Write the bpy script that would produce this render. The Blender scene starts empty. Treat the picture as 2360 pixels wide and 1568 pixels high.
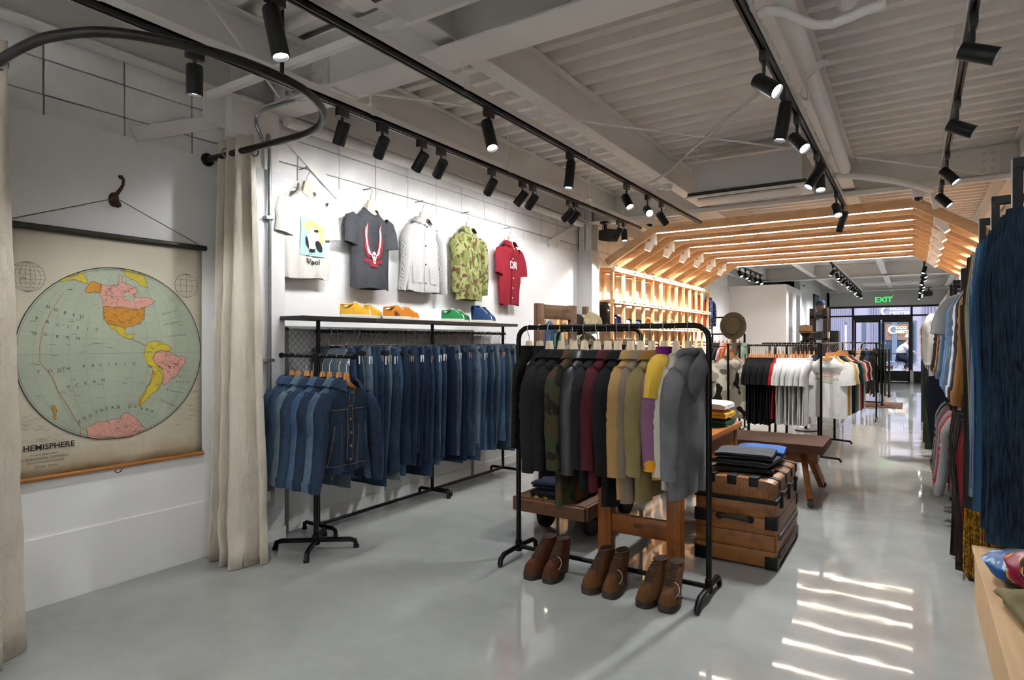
import bpy, bmesh, math, random
from mathutils import Vector, Matrix, noise
R = math.radians; PI = math.pi
random.seed(7)
scene = bpy.context.scene
C = scene.collection

# ---------------------------------------------------------------- camera, sky, sun, exposure
FPX, CX, VX = 1420.0, 1180.0, 2103.0            # focal length, centre and aisle vanishing point in photo pixels
TH = math.atan2(VX - CX, FPX)
cam = bpy.data.cameras.new('camera'); cam.sensor_width = 36.0; cam.lens = 36.0 * FPX / 2360.0
cam.clip_start = .05; cam.clip_end = 200
cam_o = bpy.data.objects.new('camera', cam); C.objects.link(cam_o)
cam_o.location = (0, 0, 1.5); cam_o.rotation_euler = (R(90), 0, TH)
scene.camera = cam_o
world = bpy.data.worlds.new('sky'); scene.world = world; world.use_nodes = True
_n = world.node_tree.nodes; _b = _n['Background']
_s = _n.new('ShaderNodeTexSky'); _s.sky_type = 'NISHITA'; _s.sun_disc = False; _s.sun_elevation = R(48); _s.sun_rotation = R(200)
world.node_tree.links.new(_s.outputs[0], _b.inputs[0]); _b.inputs[1].default_value = .3
sun = bpy.data.lights.new('sun', 'SUN'); sun.energy = 2.2; sun.angle = R(1); sun.color = (1, .96, .9)
sun_o = bpy.data.objects.new('sun', sun); C.objects.link(sun_o); sun_o.rotation_euler = (R(42), R(8), 0)
vs = scene.view_settings; vs.view_transform = 'Standard'; vs.look = 'None'; vs.gamma = 1.0; vs.use_curve_mapping = False
vs.exposure = 0.22
scene.cycles.use_denoising = True
scene.cycles.sample_clamp_indirect = 8.0
cy = scene.cycles; cy.max_bounces = 7; cy.diffuse_bounces = 4; cy.glossy_bounces = 2; cy.transmission_bounces = 4; cy.transparent_max_bounces = 4
cy.use_adaptive_sampling = True; cy.adaptive_threshold = .22; cy.adaptive_min_samples = 16; cy.use_light_tree = True
scene.cycles.caustics_reflective = False; scene.cycles.caustics_refractive = False
SPOT_W = 52.0                                    # watts of one track spotlight

# ---------------------------------------------------------------- helpers
def fwd(px, py):
    F = Vector((-math.sin(TH), math.cos(TH), 0)); Rr = Vector((math.cos(TH), math.sin(TH), 0))
    return F * FPX + Rr * (px - CX) - Vector((0, 0, 1)) * (py - 784.5)
CAM = Vector((0, 0, 1.5))
def onx(px, py, x): d = fwd(px, py); return CAM + d * (x / d.x)
def ony(px, py, y): d = fwd(px, py); return CAM + d * (y / d.y)
def onz(px, py, z): d = fwd(px, py); return CAM + d * ((z - 1.5) / d.z)

def lin(h):
    h = h.lstrip('#'); c = [int(h[i:i+2], 16) / 255 for i in (0, 2, 4)]
    return tuple(((v / 12.92) if v <= .04045 else ((v + .055) / 1.055) ** 2.4) for v in c) + (1.0,)
def sc(c, k): return tuple(min(1, v * k) for v in c[:3]) + (1.0,)

class NT:
    def __init__(s, name):
        s.m = bpy.data.materials.new(name); s.m.use_nodes = True
        s.t = s.m.node_tree; s.b = s.t.nodes['Principled BSDF']; s.o = s.t.nodes['Material Output']
        s.tc = None
    def n(s, ty, **kw):
        x = s.t.nodes.new(ty)
        for k, v in kw.items():
            if k in x.inputs: x.inputs[k].default_value = v
            else: setattr(x, k, v)
        return x
    def l(s, a, b): s.t.links.new(a, b)
    def co(s, out='Object', scale=(1, 1, 1), rot=(0, 0, 0)):
        if s.tc is None: s.tc = s.n('ShaderNodeTexCoord')
        mp = s.n('ShaderNodeMapping'); mp.inputs['Scale'].default_value = scale; mp.inputs['Rotation'].default_value = rot
        s.l(s.tc.outputs[out], mp.inputs[0]); return mp.outputs[0]
    def noise(s, co, scale, detail=3, rough=.5):
        x = s.n('ShaderNodeTexNoise'); x.inputs['Scale'].default_value = scale; x.inputs['Detail'].default_value = detail
        x.inputs['Roughness'].default_value = rough; s.l(co, x.inputs['Vector']); return x.outputs['Fac']
    def ramp(s, fac, stops, const=False):
        r = s.n('ShaderNodeValToRGB'); e = r.color_ramp.elements
        if const: r.color_ramp.interpolation = 'CONSTANT'
        while len(e) < len(stops): e.new(.5)
        for i, (p, c) in enumerate(stops): e[i].position = p; e[i].color = c if len(c) == 4 else tuple(c) + (1,)
        s.l(fac, r.inputs[0]); return r.outputs[0]
    def mix(s, fac, a, b):
        x = s.n('ShaderNodeMix'); x.data_type = 'RGBA'
        if isinstance(fac, float): x.inputs[0].default_value = fac
        else: s.l(fac, x.inputs[0])
        for i, v in ((6, a), (7, b)):
            if isinstance(v, tuple): x.inputs[i].default_value = v
            else: s.l(v, x.inputs[i])
        return x.outputs[2]
    def bump(s, h, strength=.3, dist=.002):
        b = s.n('ShaderNodeBump'); b.inputs['Strength'].default_value = strength; b.inputs['Distance'].default_value = dist
        s.l(h, b.inputs['Height']); s.l(b.outputs[0], s.b.inputs['Normal'])
    def base(s, c):
        if isinstance(c, tuple): s.b.inputs['Base Color'].default_value = c
        else: s.l(c, s.b.inputs['Base Color'])
    def fin(s, rough=.6, metal=0., spec=.5, sheen=0.):
        s.b.inputs['Roughness'].default_value = rough; s.b.inputs['Metallic'].default_value = metal
        s.b.inputs['Specular IOR Level'].default_value = spec
        if sheen: s.b.inputs['Sheen Weight'].default_value = sheen
        return s.m

MC = {}
def plain(hexc, rough=.55, metal=0., var=.07, scale=6., bump=.0, bscale=120., spec=.5):
    k = ('p', hexc, rough, metal, var, scale, bump, bscale, spec)
    if k in MC: return MC[k]
    t = NT('paint_' + hexc.strip('#')); c = lin(hexc); co = t.co()
    t.base(t.ramp(t.noise(co, scale, 4), [(.3, sc(c, 1 - var)), (.7, sc(c, 1 + var))]))
    if bump: t.bump(t.noise(co, bscale, 3), bump, .003)
    MC[k] = t.fin(rough, metal, spec); return MC[k]
def metal(hexc, rough=.35): return plain(hexc, rough, 1.0, .12, 20)
def emit(hexc, strength):
    k = ('e', hexc, strength)
    if k in MC: return MC[k]
    t = NT('glow_' + hexc.strip('#')); c = lin(hexc); t.base(c)
    t.b.inputs['Emission Color'].default_value = c; t.b.inputs['Emission Strength'].default_value = strength
    MC[k] = t.fin(.5); return MC[k]
def cloth(hexc, var=.12, scale=5., rough=.85, bump=.35, weave=500., hex2=None, contrast=(.3, .7), sheen=0.):
    k = ('c', hexc, var, scale, rough, bump, weave, hex2, contrast)
    if k in MC: return MC[k]
    t = NT('cloth_' + hexc.strip('#')); c = lin(hexc); co = t.co()
    a = sc(c, 1 - var); b = lin(hex2) if hex2 else sc(c, 1 + var)
    t.base(t.ramp(t.noise(co, scale, 6, .6), [(contrast[0], a), (contrast[1], b)]))
    wr = t.noise(t.co(scale=(1, 1, .45)), 9, 3, .55)
    m = t.n('ShaderNodeMath', operation='ADD'); t.l(t.noise(co, weave, 2), m.inputs[0])
    m2 = t.n('ShaderNodeMath', operation='MULTIPLY'); m2.inputs[1].default_value = 9.; t.l(wr, m2.inputs[0])
    t.l(m2.outputs[0], m.inputs[1]); t.bump(m.outputs[0], min(1., bump * 1.6), .006)
    MC[k] = t.fin(rough, 0, .25, sheen); return MC[k]
def denim(hexc, fade='#6f8fb0', amt=.5):
    k = ('d', hexc, fade, amt)
    if k in MC: return MC[k]
    t = NT('denim_' + hexc.strip('#')); c = lin(hexc); co = t.co(); f = lin(fade)
    base = t.ramp(t.noise(t.co(scale=(1.6, 1.6, .55)), 4.2, 5, .62), [(.38, c), (.72, sc(tuple(c[i] * (1 - amt) + f[i] * amt for i in range(3)), 1))])
    slub = t.noise(t.co(scale=(260, 260, 14)), 1., 3)
    base = t.mix(t.ramp(slub, [(.35, (0, 0, 0)), (.7, (.35, .35, .35))]), base, sc(f, .9))
    t.base(base)
    tw = t.n('ShaderNodeTexWave'); tw.inputs['Scale'].default_value = 260; tw.inputs['Distortion'].default_value = 2
    t.l(t.co(rot=(0, R(25), 0)), tw.inputs['Vector'])
    m = t.n('ShaderNodeMath', operation='MULTIPLY_ADD'); t.l(t.noise(t.co(scale=(1, 1, .5)), 15, 4), m.inputs[0]); m.inputs[1].default_value = 9
    tq = t.n('ShaderNodeMath', operation='MULTIPLY'); tq.inputs[1].default_value = .35; t.l(tw.outputs['Fac'], tq.inputs[0]); t.l(tq.outputs[0], m.inputs[2])
    t.bump(m.outputs[0], .55, .005)
    MC[k] = t.fin(.88, 0, .2); return MC[k]
def wood(h1, h2, axis=1, scale=3., rough=.45, dark=None):
    k = ('w', h1, h2, axis, scale, rough, dark)
    if k in MC: return MC[k]
    t = NT('wood_' + h1.strip('#')); s = [7, 7, 7]; s[axis] = .55
    co = t.co(scale=tuple(s)); n1 = t.noise(co, scale, 6, .65)
    w = t.n('ShaderNodeTexWave'); w.bands_direction = 'X' if axis != 0 else 'Y'; w.inputs['Scale'].default_value = scale * .5
    w.inputs['Distortion'].default_value = 9; w.inputs['Detail'].default_value = 3; t.l(co, w.inputs['Vector'])
    m = t.n('ShaderNodeMath', operation='MULTIPLY_ADD'); t.l(w.outputs['Fac'], m.inputs[0]); m.inputs[1].default_value = .14
    m2 = t.n('ShaderNodeMath', operation='MULTIPLY'); m2.inputs[1].default_value = .88; t.l(n1, m2.inputs[0]); t.l(m2.outputs[0], m.inputs[2])
    col = t.ramp(m.outputs[0], [(.25, lin(h1)), (.75, lin(h2))])
    if dark: col = t.mix(t.ramp(t.noise(t.co(), 5, 6, .7), [(.52, (0, 0, 0)), (.72, (.9, .9, .9))]), col, lin(dark))
    t.base(col); t.bump(n1, .15, .002)
    MC[k] = t.fin(rough, 0, .4); return MC[k]
def spots(bg, cols, scale=9., thick=.5, rough=.85, warp=.6):
    """blotch cloth: camouflage, bleach, tie-dye - one noise threshold for each colour"""
    k = ('s', bg, tuple(cols), scale)
    if k in MC: return MC[k]
    t = NT('blotch_' + bg.strip('#')); col = lin(bg)
    for i, (h, th) in enumerate(cols):
        co = t.co(scale=(1, 1, .8), rot=(.3 * i, .5 * i, .7 * i))
        mp = t.n('ShaderNodeMapping'); mp.inputs['Location'].default_value = (3.1 * i, 1.7 * i, 2.3 * i); t.l(co, mp.inputs[0])
        f = t.noise(mp.outputs[0], scale * (1 + .15 * i), 1.5, .5)
        col = t.mix(t.ramp(f, [(th - .012, (0, 0, 0)), (th + .012, (1, 1, 1))]), col, lin(h))
    t.base(col); t.bump(t.noise(t.co(), 40, 4), .3, .004)
    MC[k] = t.fin(rough, 0, .2); return MC[k]
def stripes(h1, h2, scale=60., duty=.5, axis='X', rough=.85):
    k = ('st', h1, h2, scale, duty, axis)
    if k in MC: return MC[k]
    t = NT('stripe_' + h1.strip('#')); w = t.n('ShaderNodeTexWave'); w.bands_direction = axis
    w.inputs['Scale'].default_value = scale; w.inputs['Distortion'].default_value = .6; w.inputs['Detail'].default_value = 1
    t.l(t.co(), w.inputs['Vector'])
    t.base(t.ramp(w.outputs['Fac'], [(max(0, duty - .08), lin(h1)), (min(1, duty + .08), lin(h2))])); t.bump(t.noise(t.co(), 40, 4), .3, .004)
    MC[k] = t.fin(rough, 0, .2); return MC[k]

class MB:
    """collects geometry of ONE mesh"""
    def __init__(s): s.v = []; s.f = []
    def add(s, vs, fs):
        o = len(s.v); s.v += [tuple(p) for p in vs]; s.f += [tuple(i + o for i in f) for f in fs]; return s
    def box(s, x0, x1, y0, y1, z0, z1, M=None):
        v = [Vector((x, y, z)) for z in (z0, z1) for y in (y0, y1) for x in (x0, x1)]
        if M: v = [M @ p for p in v]
        return s.add(v, [(0, 2, 3, 1), (4, 5, 7, 6), (0, 1, 5, 4), (2, 6, 7, 3), (0, 4, 6, 2), (1, 3, 7, 5)])
    def cbox(s, c, d, M=None):
        return s.box(c[0]-d[0]/2, c[0]+d[0]/2, c[1]-d[1]/2, c[1]+d[1]/2, c[2]-d[2]/2, c[2]+d[2]/2, M)
    def bar(s, p0, p1, w, h, up=(0, 0, 1)):
        p0 = Vector(p0); p1 = Vector(p1); d = (p1 - p0).normalized(); u = Vector(up)
        if abs(d.dot(u)) > .98: u = Vector((1, 0, 0))
        a = d.cross(u).normalized(); b = a.cross(d)
        v = [p + a * (w / 2 * i) + b * (h / 2 * j) for p in (p0, p1) for j in (-1, 1) for i in (-1, 1)]
        return s.add(v, [(0, 1, 3, 2), (4, 6, 7, 5), (0, 4, 5, 1), (2, 3, 7, 6), (0, 2, 6, 4), (1, 5, 7, 3)])
    def tube(s, pts, r, n=8, caps=True, ry=None, closed=False, start=None):
        pts = [Vector(p) for p in pts]; m = len(pts)
        rr = r if isinstance(r, (list, tuple)) else [r] * m
        r2 = ry if isinstance(ry, (list, tuple)) else ([ry] * m if ry else rr)
        t0 = (pts[1] - pts[0]).normalized()
        a = Vector(start) if start else (Vector((0, 0, 1)) if abs(t0.z) < .9 else Vector((1, 0, 0)))
        vs = []; 
        for i, p in enumerate(pts):
            if closed: t = (pts[(i+1) % m] - pts[i-1]).normalized()
            else: t = (pts[min(i+1, m-1)] - pts[max(i-1, 0)]).normalized()
            a = (a - t * a.dot(t)).normalized(); b = t.cross(a)
            for k in range(n):
                q = 2 * PI * k / n; vs.append(p + a * (rr[i] * math.cos(q)) + b * (r2[i] * math.sin(q)))
        fs = []
        for i in range(m if closed else m - 1):
            j = (i + 1) % m
            for k in range(n): fs.append((i*n+k, i*n+(k+1) % n, j*n+(k+1) % n, j*n+k))
        if caps and not closed: fs += [tuple(range(n))[::-1], tuple(range((m-1)*n, m*n))]
        return s.add(vs, fs)
    def lathe(s, prof, n=16, M=None, cap0=True, cap1=True):
        vs = [Vector((r * math.cos(2*PI*k/n), r * math.sin(2*PI*k/n), z)) for r, z in prof for k in range(n)]
        if M: vs = [M @ p for p in vs]
        fs = [(i*n+k, i*n+(k+1) % n, (i+1)*n+(k+1) % n, (i+1)*n+k) for i in range(len(prof)-1) for k in range(n)]
        if cap0: fs.append(tuple(range(n))[::-1])
        if cap1: fs.append(tuple(range((len(prof)-1)*n, len(prof)*n)))
        return s.add(vs, fs)
    def prism(s, poly, h0, h1, fn):
        """poly of 2-D points swept from h0 to h1; fn(a, b, h) gives the 3-D point"""
        n = len(poly); vs = [fn(a, b, h0) for a, b in poly] + [fn(a, b, h1) for a, b in poly]
        fs = [tuple(range(n))[::-1], tuple(range(n, 2*n))] + [(i, (i+1) % n, n+(i+1) % n, n+i) for i in range(n)]
        return s.add(vs, fs)
    def flat(s, poly, fn): return s.add([fn(a, b) for a, b in poly], [tuple(range(len(poly)))])
    def grid(s, fn, nu, nv, cu=False, cv=False):
        vs = [fn(u / (nu if cu else nu - 1), v / (nv if cv else nv - 1)) for v in range(nv) for u in range(nu)]
        fs = []
        for v in range(nv if cv else nv - 1):
            for u in range(nu if cu else nu - 1):
                a, b = u, (u + 1) % nu; c, d = v, (v + 1) % nv
                fs.append((c*nu+a, c*nu+b, d*nu+b, d*nu+a))
        return s.add(vs, fs)
    def line2(s, pts, w, fn):
        """flat ribbon along 2-D points"""
        for (a, b), (c, d) in zip(pts, pts[1:]):
            dx, dy = c - a, d - b; L = math.hypot(dx, dy)
            if L < 1e-9: continue
            nx, ny = -dy / L * w / 2, dx / L * w / 2
            s.add([fn(a+nx, b+ny), fn(a-nx, b-ny), fn(c-nx, d-ny), fn(c+nx, d+ny)], [(0, 1, 2, 3)])
        return s
    def mesh(s, name, mt=None, smooth=True, bevel=0., ang=35, sub=0):
        me = bpy.data.meshes.new(name); me.from_pydata(s.v, [], s.f)
        bm = bmesh.new(); bm.from_mesh(me)
        if smooth or bevel: bmesh.ops.remove_doubles(bm, verts=bm.verts, dist=1e-5)
        bmesh.ops.recalc_face_normals(bm, faces=bm.faces)
        if bevel:
            ed = [e for e in bm.edges if len(e.link_faces) == 2 and e.calc_face_angle(0) > .5]
            bmesh.ops.bevel(bm, geom=ed, offset=bevel, segments=2, affect='EDGES', profile=.6, clamp_overlap=True)
        bm.to_mesh(me); bm.free()
        if smooth:
            me.polygons.foreach_set('use_smooth', [True] * len(me.polygons)); me.set_sharp_from_angle(angle=R(ang))
        if mt: me.materials.append(mt)
        return me

def ob(name, mb, mt=None, parent=None, loc=None, smooth=True, bevel=0., ang=35):
    me = mb if isinstance(mb, bpy.types.Mesh) else mb.mesh(name, mt, smooth, bevel, ang)
    o = bpy.data.objects.new(name, me); C.objects.link(o)
    if isinstance(mb, bpy.types.Mesh) and mt:
        if not me.materials: me.materials.append(mt)
        elif me.materials[0] != mt:
            o.material_slots[0].link = 'OBJECT'; o.material_slots[0].material = mt
    if parent: o.parent = parent
    if loc: o.location = loc
    return o
def tag(o, label, cat, group=None):
    o['label'] = label; o['category'] = cat
    if group: o['group'] = group
    return o
def thing(name, label, cat, loc=(0, 0, 0), rz=0., group=None):
    o = bpy.data.objects.new(name, None); C.objects.link(o); o.empty_display_size = .05
    o.location = loc; o.rotation_euler = (0, 0, rz); return tag(o, label, cat, group)
def struct(name, mb, mt, parent=None, **kw):
    o = ob(name, mb, mt, parent, **kw)
    if not parent: o['kind'] = 'structure'
    return o
def text_mesh(body, size, font_bold=False, align='CENTER', extrude=0., space=1.):
    cu = bpy.data.curves.new('txt', 'FONT'); cu.body = body; cu.size = size; cu.align_x = align; cu.extrude = extrude
    cu.space_character = space; cu.resolution_u = 2
    if font_bold: cu.offset = size * .018
    o = bpy.data.objects.new('txt', cu); C.objects.link(o)
    dg = bpy.context.evaluated_depsgraph_get(); me = bpy.data.meshes.new_from_object(o.evaluated_get(dg))
    vs = [v.co.copy() for v in me.vertices]; fs = [tuple(p.vertices) for p in me.polygons]
    bpy.data.objects.remove(o); bpy.data.curves.remove(cu); bpy.data.meshes.remove(me)
    return vs, fs
ONES = 'first second third fourth fifth sixth seventh eighth ninth tenth eleventh twelfth thirteenth fourteenth fifteenth sixteenth seventeenth eighteenth nineteenth'.split()
def nth(n):
    if n <= 19: return ONES[n-1]
    t = {2: 'twent', 3: 'thirt', 4: 'fort', 5: 'fift', 6: 'sixt', 7: 'sevent', 8: 'eight'}[n // 10]
    return t + 'ieth' if n % 10 == 0 else t + 'y-' + ONES[n % 10 - 1]
def arc(c, r, a0, a1, n, fn): return [fn(c[0] + r * math.cos(a0 + (a1-a0)*i/n), c[1] + r * math.sin(a0 + (a1-a0)*i/n)) for i in range(n+1)]

# ---------------------------------------------------------------- common materials
WHITE = plain('#f0f0ef', .7, 0, .02, 2, .05, 60)
WHITE_BLOCK = plain('#ebeae8', .85, 0, .05, 9, .5, 70)
STEEL_W = plain('#eae7e2', .55, 0, .03, 4, .06, 40)
DECK_W = plain('#ebe6e0', .6, 0, .04, 3)
BLACK = plain('#0d0d0e', .45, 0, .1, 20)
BLACKM = plain('#141516', .5, .4, .15, 20)
PIPE = plain('#1c1c1d', .38, .8, .2, 18)
CHROME = metal('#c9cbcc', .25)
PALEWOOD = wood('#d8c3a4', '#e6d6bd', 0, 3, .5)
AMBER = wood('#a9662c', '#c98a4a', 0, 3, .4)
PINE = wood('#d09a63', '#e6b781', 0, 3, .5)
PINE_Y = wood('#cf9a66', '#e3b680', 1, 3, .5)
PINE_Z = wood('#d3a06c', '#e8bd8b', 2, 3, .5)
THREAD = plain('#c9a063', .8); TAGP = plain('#b98f62', .8, 0, .1, 30)
def dark_metal(): return PIPE
# ================================================================ ROOM SHELL
XL, XR, YB, YF, ZD = -4.106, 1.02, -5.0, 26.3, 3.57      # left wall, right wall, rear, storefront, deck underside
t = NT('polished_concrete'); co = t.co()
n1 = t.noise(co, .55, 6, .6); n2 = t.noise(co, 3.5, 6, .65)
m = t.n('ShaderNodeMath', operation='MULTIPLY_ADD'); t.l(n1, m.inputs[0]); m.inputs[1].default_value = .6
m2 = t.n('ShaderNodeMath', operation='MULTIPLY'); m2.inputs[1].default_value = .4; t.l(n2, m2.inputs[0]); t.l(m2.outputs[0], m.inputs[2])
t.base(t.ramp(m.outputs[0], [(.3, lin('#8c8e8c')), (.52, lin('#9d9f9d')), (.72, lin('#abadab'))]))
t.l(t.ramp(n2, [(.3, (.025,)*3), (.75, (.06,)*3)]), t.b.inputs['Roughness']); t.bump(t.noise(co, 3.5, 2), .05, .012)
CONCRETE = t.m; t.b.inputs['Specular IOR Level'].default_value = .5
struct('floor', MB().box(XL - .3, XR + .3, YB, YF + .1, -.15, 0), CONCRETE, smooth=False)
jm = MB()
for y in (6.1, 12.2, 18.3): jm.box(XL, XR, y - .004, y + .004, -.0005, .0006)
j = struct('control_joint', jm, plain('#7b7c79', .5), parent=bpy.data.objects['floor'], smooth=False)

# corrugated steel deck: one profiled sheet, ribs across the shop
def deck(y0, y1, pitch=.225):
    pr = []; y = y0
    while y < y1:
        pr += [(y, ZD), (y + .075, ZD), (y + .1, ZD + .075), (y + .2, ZD + .075)]; y += pitch
    mb = MB(); n = len(pr)
    mb.add([(x, a, b) for x in (XL - .2, XR + .2) for a, b in pr], [(i, i+1, n+i+1, n+i) for i in range(n-1)])
    mb.box(XL - .3, XR + .3, y0, y1, ZD + .12, ZD + .2)
    return mb
struct('ceiling', deck(YB, YF + .1), DECK_W, smooth=False)

# left wall: painted panel below, stacked concrete block above
lw = MB().box(XL - .25, XL, YB, 17.0, 0, 2.77)
wl = struct('wall_left', lw, WHITE, bevel=0, smooth=False)
up = MB().box(XL - .25, XL - .03, YB, 17.0, 2.77, ZD + .1)
ob('mortar', up, plain('#8d8b87', .9, 0, .2, 30, .4), wl, smooth=False)
blk = []
for k in range(6):
    q = MB().box(-.05, 0, .004 + .001 * (k % 3), .424 - .001 * (k % 2), .0035, .1985 - .001 * (k % 3))
    blk.append(q.mesh('block', WHITE_BLOCK, True, .004 + .001 * (k % 2)))
random.seed(3)
for i in range(-6, 33):
    for zc in range(4):
        if .4 < 3.19 + .428 * i < 16.8:
            o = ob('block', blk[random.randrange(6)], None, wl, (XL - .012 + random.uniform(-.004, .004), 3.19 + .428 * i, 2.686 + .202 * zc))
lb = MB().box(XL, XL + .012, YB, 2.52, 0, .39)
ob('plinth_band', lb, WHITE, wl, smooth=False, bevel=.003)
for y0, y1 in ((3.0, 8.09),): ob('skirting', MB().box(XL, XL + .012, y0, y1, 0, .1), WHITE, wl, smooth=False)
# flat steel wind braces on the block wall
def brace(a, b, nm='wind_brace'):
    m = MB().bar(a, b, .012, .09, up=(0, -(b[2]-a[2]), b[1]-a[1])); return ob(nm, m, STEEL_W, wl, smooth=False)
brace((XL + .006, 1.95, 2.79), (XL + .006, 2.75, 3.15)); brace((XL + .006, 2.95, 3.18), (XL + .006, 3.6, 2.73))
brace((XL + .006, 7.2, 2.79), (XL + .006, 8.05, 3.15)); brace((XL + .006, 8.4, 3.05), (XL + .006, 9.3, 2.6))
ob('gusset_plate', MB().box(XL, XL + .02, 2.4, 2.75, 3.0, 3.26), STEEL_W, wl, smooth=False, bevel=.003)

# right wall, rear wall
struct('wall_right', MB().box(XR, XR + .25, YB, YF + .1, 0, ZD + .1), WHITE, smooth=False)
struct('wall_rear', MB().box(XL - .3, XR + .3, YB - .25, YB, 0, ZD + .1), WHITE, smooth=False)

# columns: boxed casing below, steel H section above
def hcol(x0, y0, y1, z0, par, d=.2):
    m = MB(); m.box(x0, x0 + d, y0, y0 + .015, z0, ZD); m.box(x0, x0 + d, y1 - .015, y1, z0, ZD); m.box(x0 + d/2 - .006, x0 + d/2 + .006, y0, y1, z0, ZD)
    ob('steel_column', m, STEEL_W, par, smooth=False)
c1 = struct('trim_1', MB().box(XL, -3.998, 2.5, 2.985, 0, 2.76), plain('#e4e4e4', .3, 0, .02, 3, .12, 45), bevel=.004)
ob('skirting', MB().box(-3.998, -3.985, 2.5, 2.985, 0, .09), WHITE, c1, smooth=False)
hm = MB().box(XL + .0, -4.02, 2.56, 2.95, 2.76, ZD); ob('steel_column', hm, STEEL_W, c1, bevel=.006)
c2 = struct('trim_2', MB().box(XL, -3.88, 8.09, 8.34, 0, 2.81), plain('#dfdfde', .5, 0, .02, 3), bevel=.004)
hcol(XL + .01, 8.1, 8.33, 2.81, c2)

# steel: girders across, purlins along
def ibeam(p0, p1, z0, z1, fw, ft=.014):
    m = MB(); ax = 0 if abs(p1[0]-p0[0]) > abs(p1[1]-p0[1]) else 1
    for za, zb, w in ((z0, z0 + ft, fw), (z0 + ft, z1 - ft, .012), (z1 - ft, z1, fw)):
        if ax == 0: m.box(p0[0], p1[0], p0[1] - w/2, p0[1] + w/2, za, zb)
        else: m.box(p0[0] - w/2, p0[0] + w/2, p0[1], p1[1], za, zb)
    return m
GY = (-2.6, 2.915, 8.215, 13.75, 19.2, 24.6)
nt = 2
for y in GY:
    nt += 1; g = struct('trim_%d' % nt, ibeam((XL, y), (XR, y), 3.2, ZD, .27), STEEL_W, bevel=.003)
    if y in (2.915, 8.215):      # bolted end plates and splice plates
        for x0 in (XL + .2, XR - .75):
            ob('splice_plate', MB().box(x0, x0 + .5, y - .025, y + .025, 3.25, 3.53), STEEL_W, g, smooth=False, bevel=.002)
            for bx in (.06, .14, .36, .44):
                for bz in (3.31, 3.39, 3.47):
                    ob('bolt', MB().lathe([(.016, 0), (.016, .014), (.01, .022)], 6, Matrix.Translation((x0 + bx, y - .025, bz)) @ Matrix.Rotation(R(90), 4, 'X')), STEEL_W, g)
        ob('bottom_plate', MB().box(XL + .35, XL + .85, y - .11, y + .11, 3.185, 3.2), STEEL_W, g, smooth=False, bevel=.002)
for x, w, z0 in ((-2.3, .13, 3.25), (-.62, .13, 3.25), (-3.58, .13, 3.25), (-4.03, .12, 3.22), (.93, .13, 3.25)):
    nt += 1; pl = None
    for i, (ya, yb) in enumerate(zip((YB,) + GY, GY + (YF,))):
        q = ibeam((x, ya + .02), (x, yb - .02), z0, ZD - .002, w)
        if i == 0: pl = struct('trim_%d' % nt, q, STEEL_W, bevel=.002)
        else: ob('purlin_length', q, STEEL_W, pl, bevel=.002)

# white room box near the front with two lit slots in its side
bx = struct('wall_box_front', MB().box(XL, -2.7, 17.0, 17.15, 0, 2.93), plain('#e2dedb', .6, 0, .02, 2), smooth=False)
sd = MB()
for ya, yb in ((17.15, 17.35), (17.95, 18.6), (19.3, 19.62)): sd.box(-2.82, -2.7, ya, yb, 0, 2.93)
for ya, yb in ((17.35, 17.95), (18.6, 19.3)): sd.box(-2.82, -2.7, ya, yb, 2.78, 2.93); sd.box(-2.82, -2.7, ya, yb, 0, .6)
struct('wall_box_side', sd, plain('#e2e2e2', .6, 0, .02, 2), smooth=False)
struct('wall_front_side', MB().box(-2.9, -2.74, 19.62, YF, 0, ZD), plain('#c9cacb', .45, 0, .02, 2), smooth=False)
struct('wall_box_rear', MB().box(XL, -2.82, 19.5, 19.62, 0, 2.93), WHITE, smooth=False)
struct('wall_left_front', MB().box(XL - .25, XL, 17.0, YF, 0, ZD), WHITE, smooth=False)
nt += 1

# storefront
wb = MB().box(-2.75, XR, YF, YF + .2, 2.76, ZD + .1); wb.box(XL - .25, -2.66, YF, YF + .2, 0, ZD)
struct('wall_back', wb, plain('#cfcdca', .6, 0, .02, 2), smooth=False)
SF = YF + .06
def sx(px): return ony(px, 780, SF).x
frame = plain('#0b0b0d', .4, .3)
t = NT('clear_glass'); t.b.inputs['Transmission Weight'].default_value = 1; t.b.inputs['IOR'].default_value = 1.01; t.base((.97, .98, 1, 1)); GLASS = t.fin(.0, 0, .5)
w1 = struct('window_1', MB().box(sx(1909), XR, SF - .03, SF + .05, 2.69, 2.76), frame, smooth=False)
def mull(name, x0, x1, z0, z1, par, d=.04): return ob(name, MB().box(x0, x1, SF - d, SF + d, z0, z1), frame, par, smooth=False)
mull('transom_bar', sx(1909), XR, 2.36, 2.42, w1)
for px in (1912, 1966, 2101, 2163, 2222): mull('mullion', sx(px) - .035, sx(px) + .035, 0, 2.72, w1)
for a, b in ((1912, 1966), (1966, 2101), (2101, 2163), (2163, 2222)):
    ob('pane', MB().box(sx(a) + .03, sx(b) - .03, SF - .004, SF + .004, 2.42, 2.69), GLASS, w1, smooth=False)
    if a != 1966:
        ob('pane', MB().box(sx(a) + .03, sx(b) - .03, SF - .004, SF + .004, .38, 2.36), GLASS, w1, smooth=False)
        ob('kick_panel', MB().box(sx(a) + .03, sx(b) - .03, SF - .03, SF + .03, .0, .38), frame, w1, smooth=False)
mull('door_header', sx(1966), sx(2101), 2.24, 2.38, w1, .06)
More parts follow.
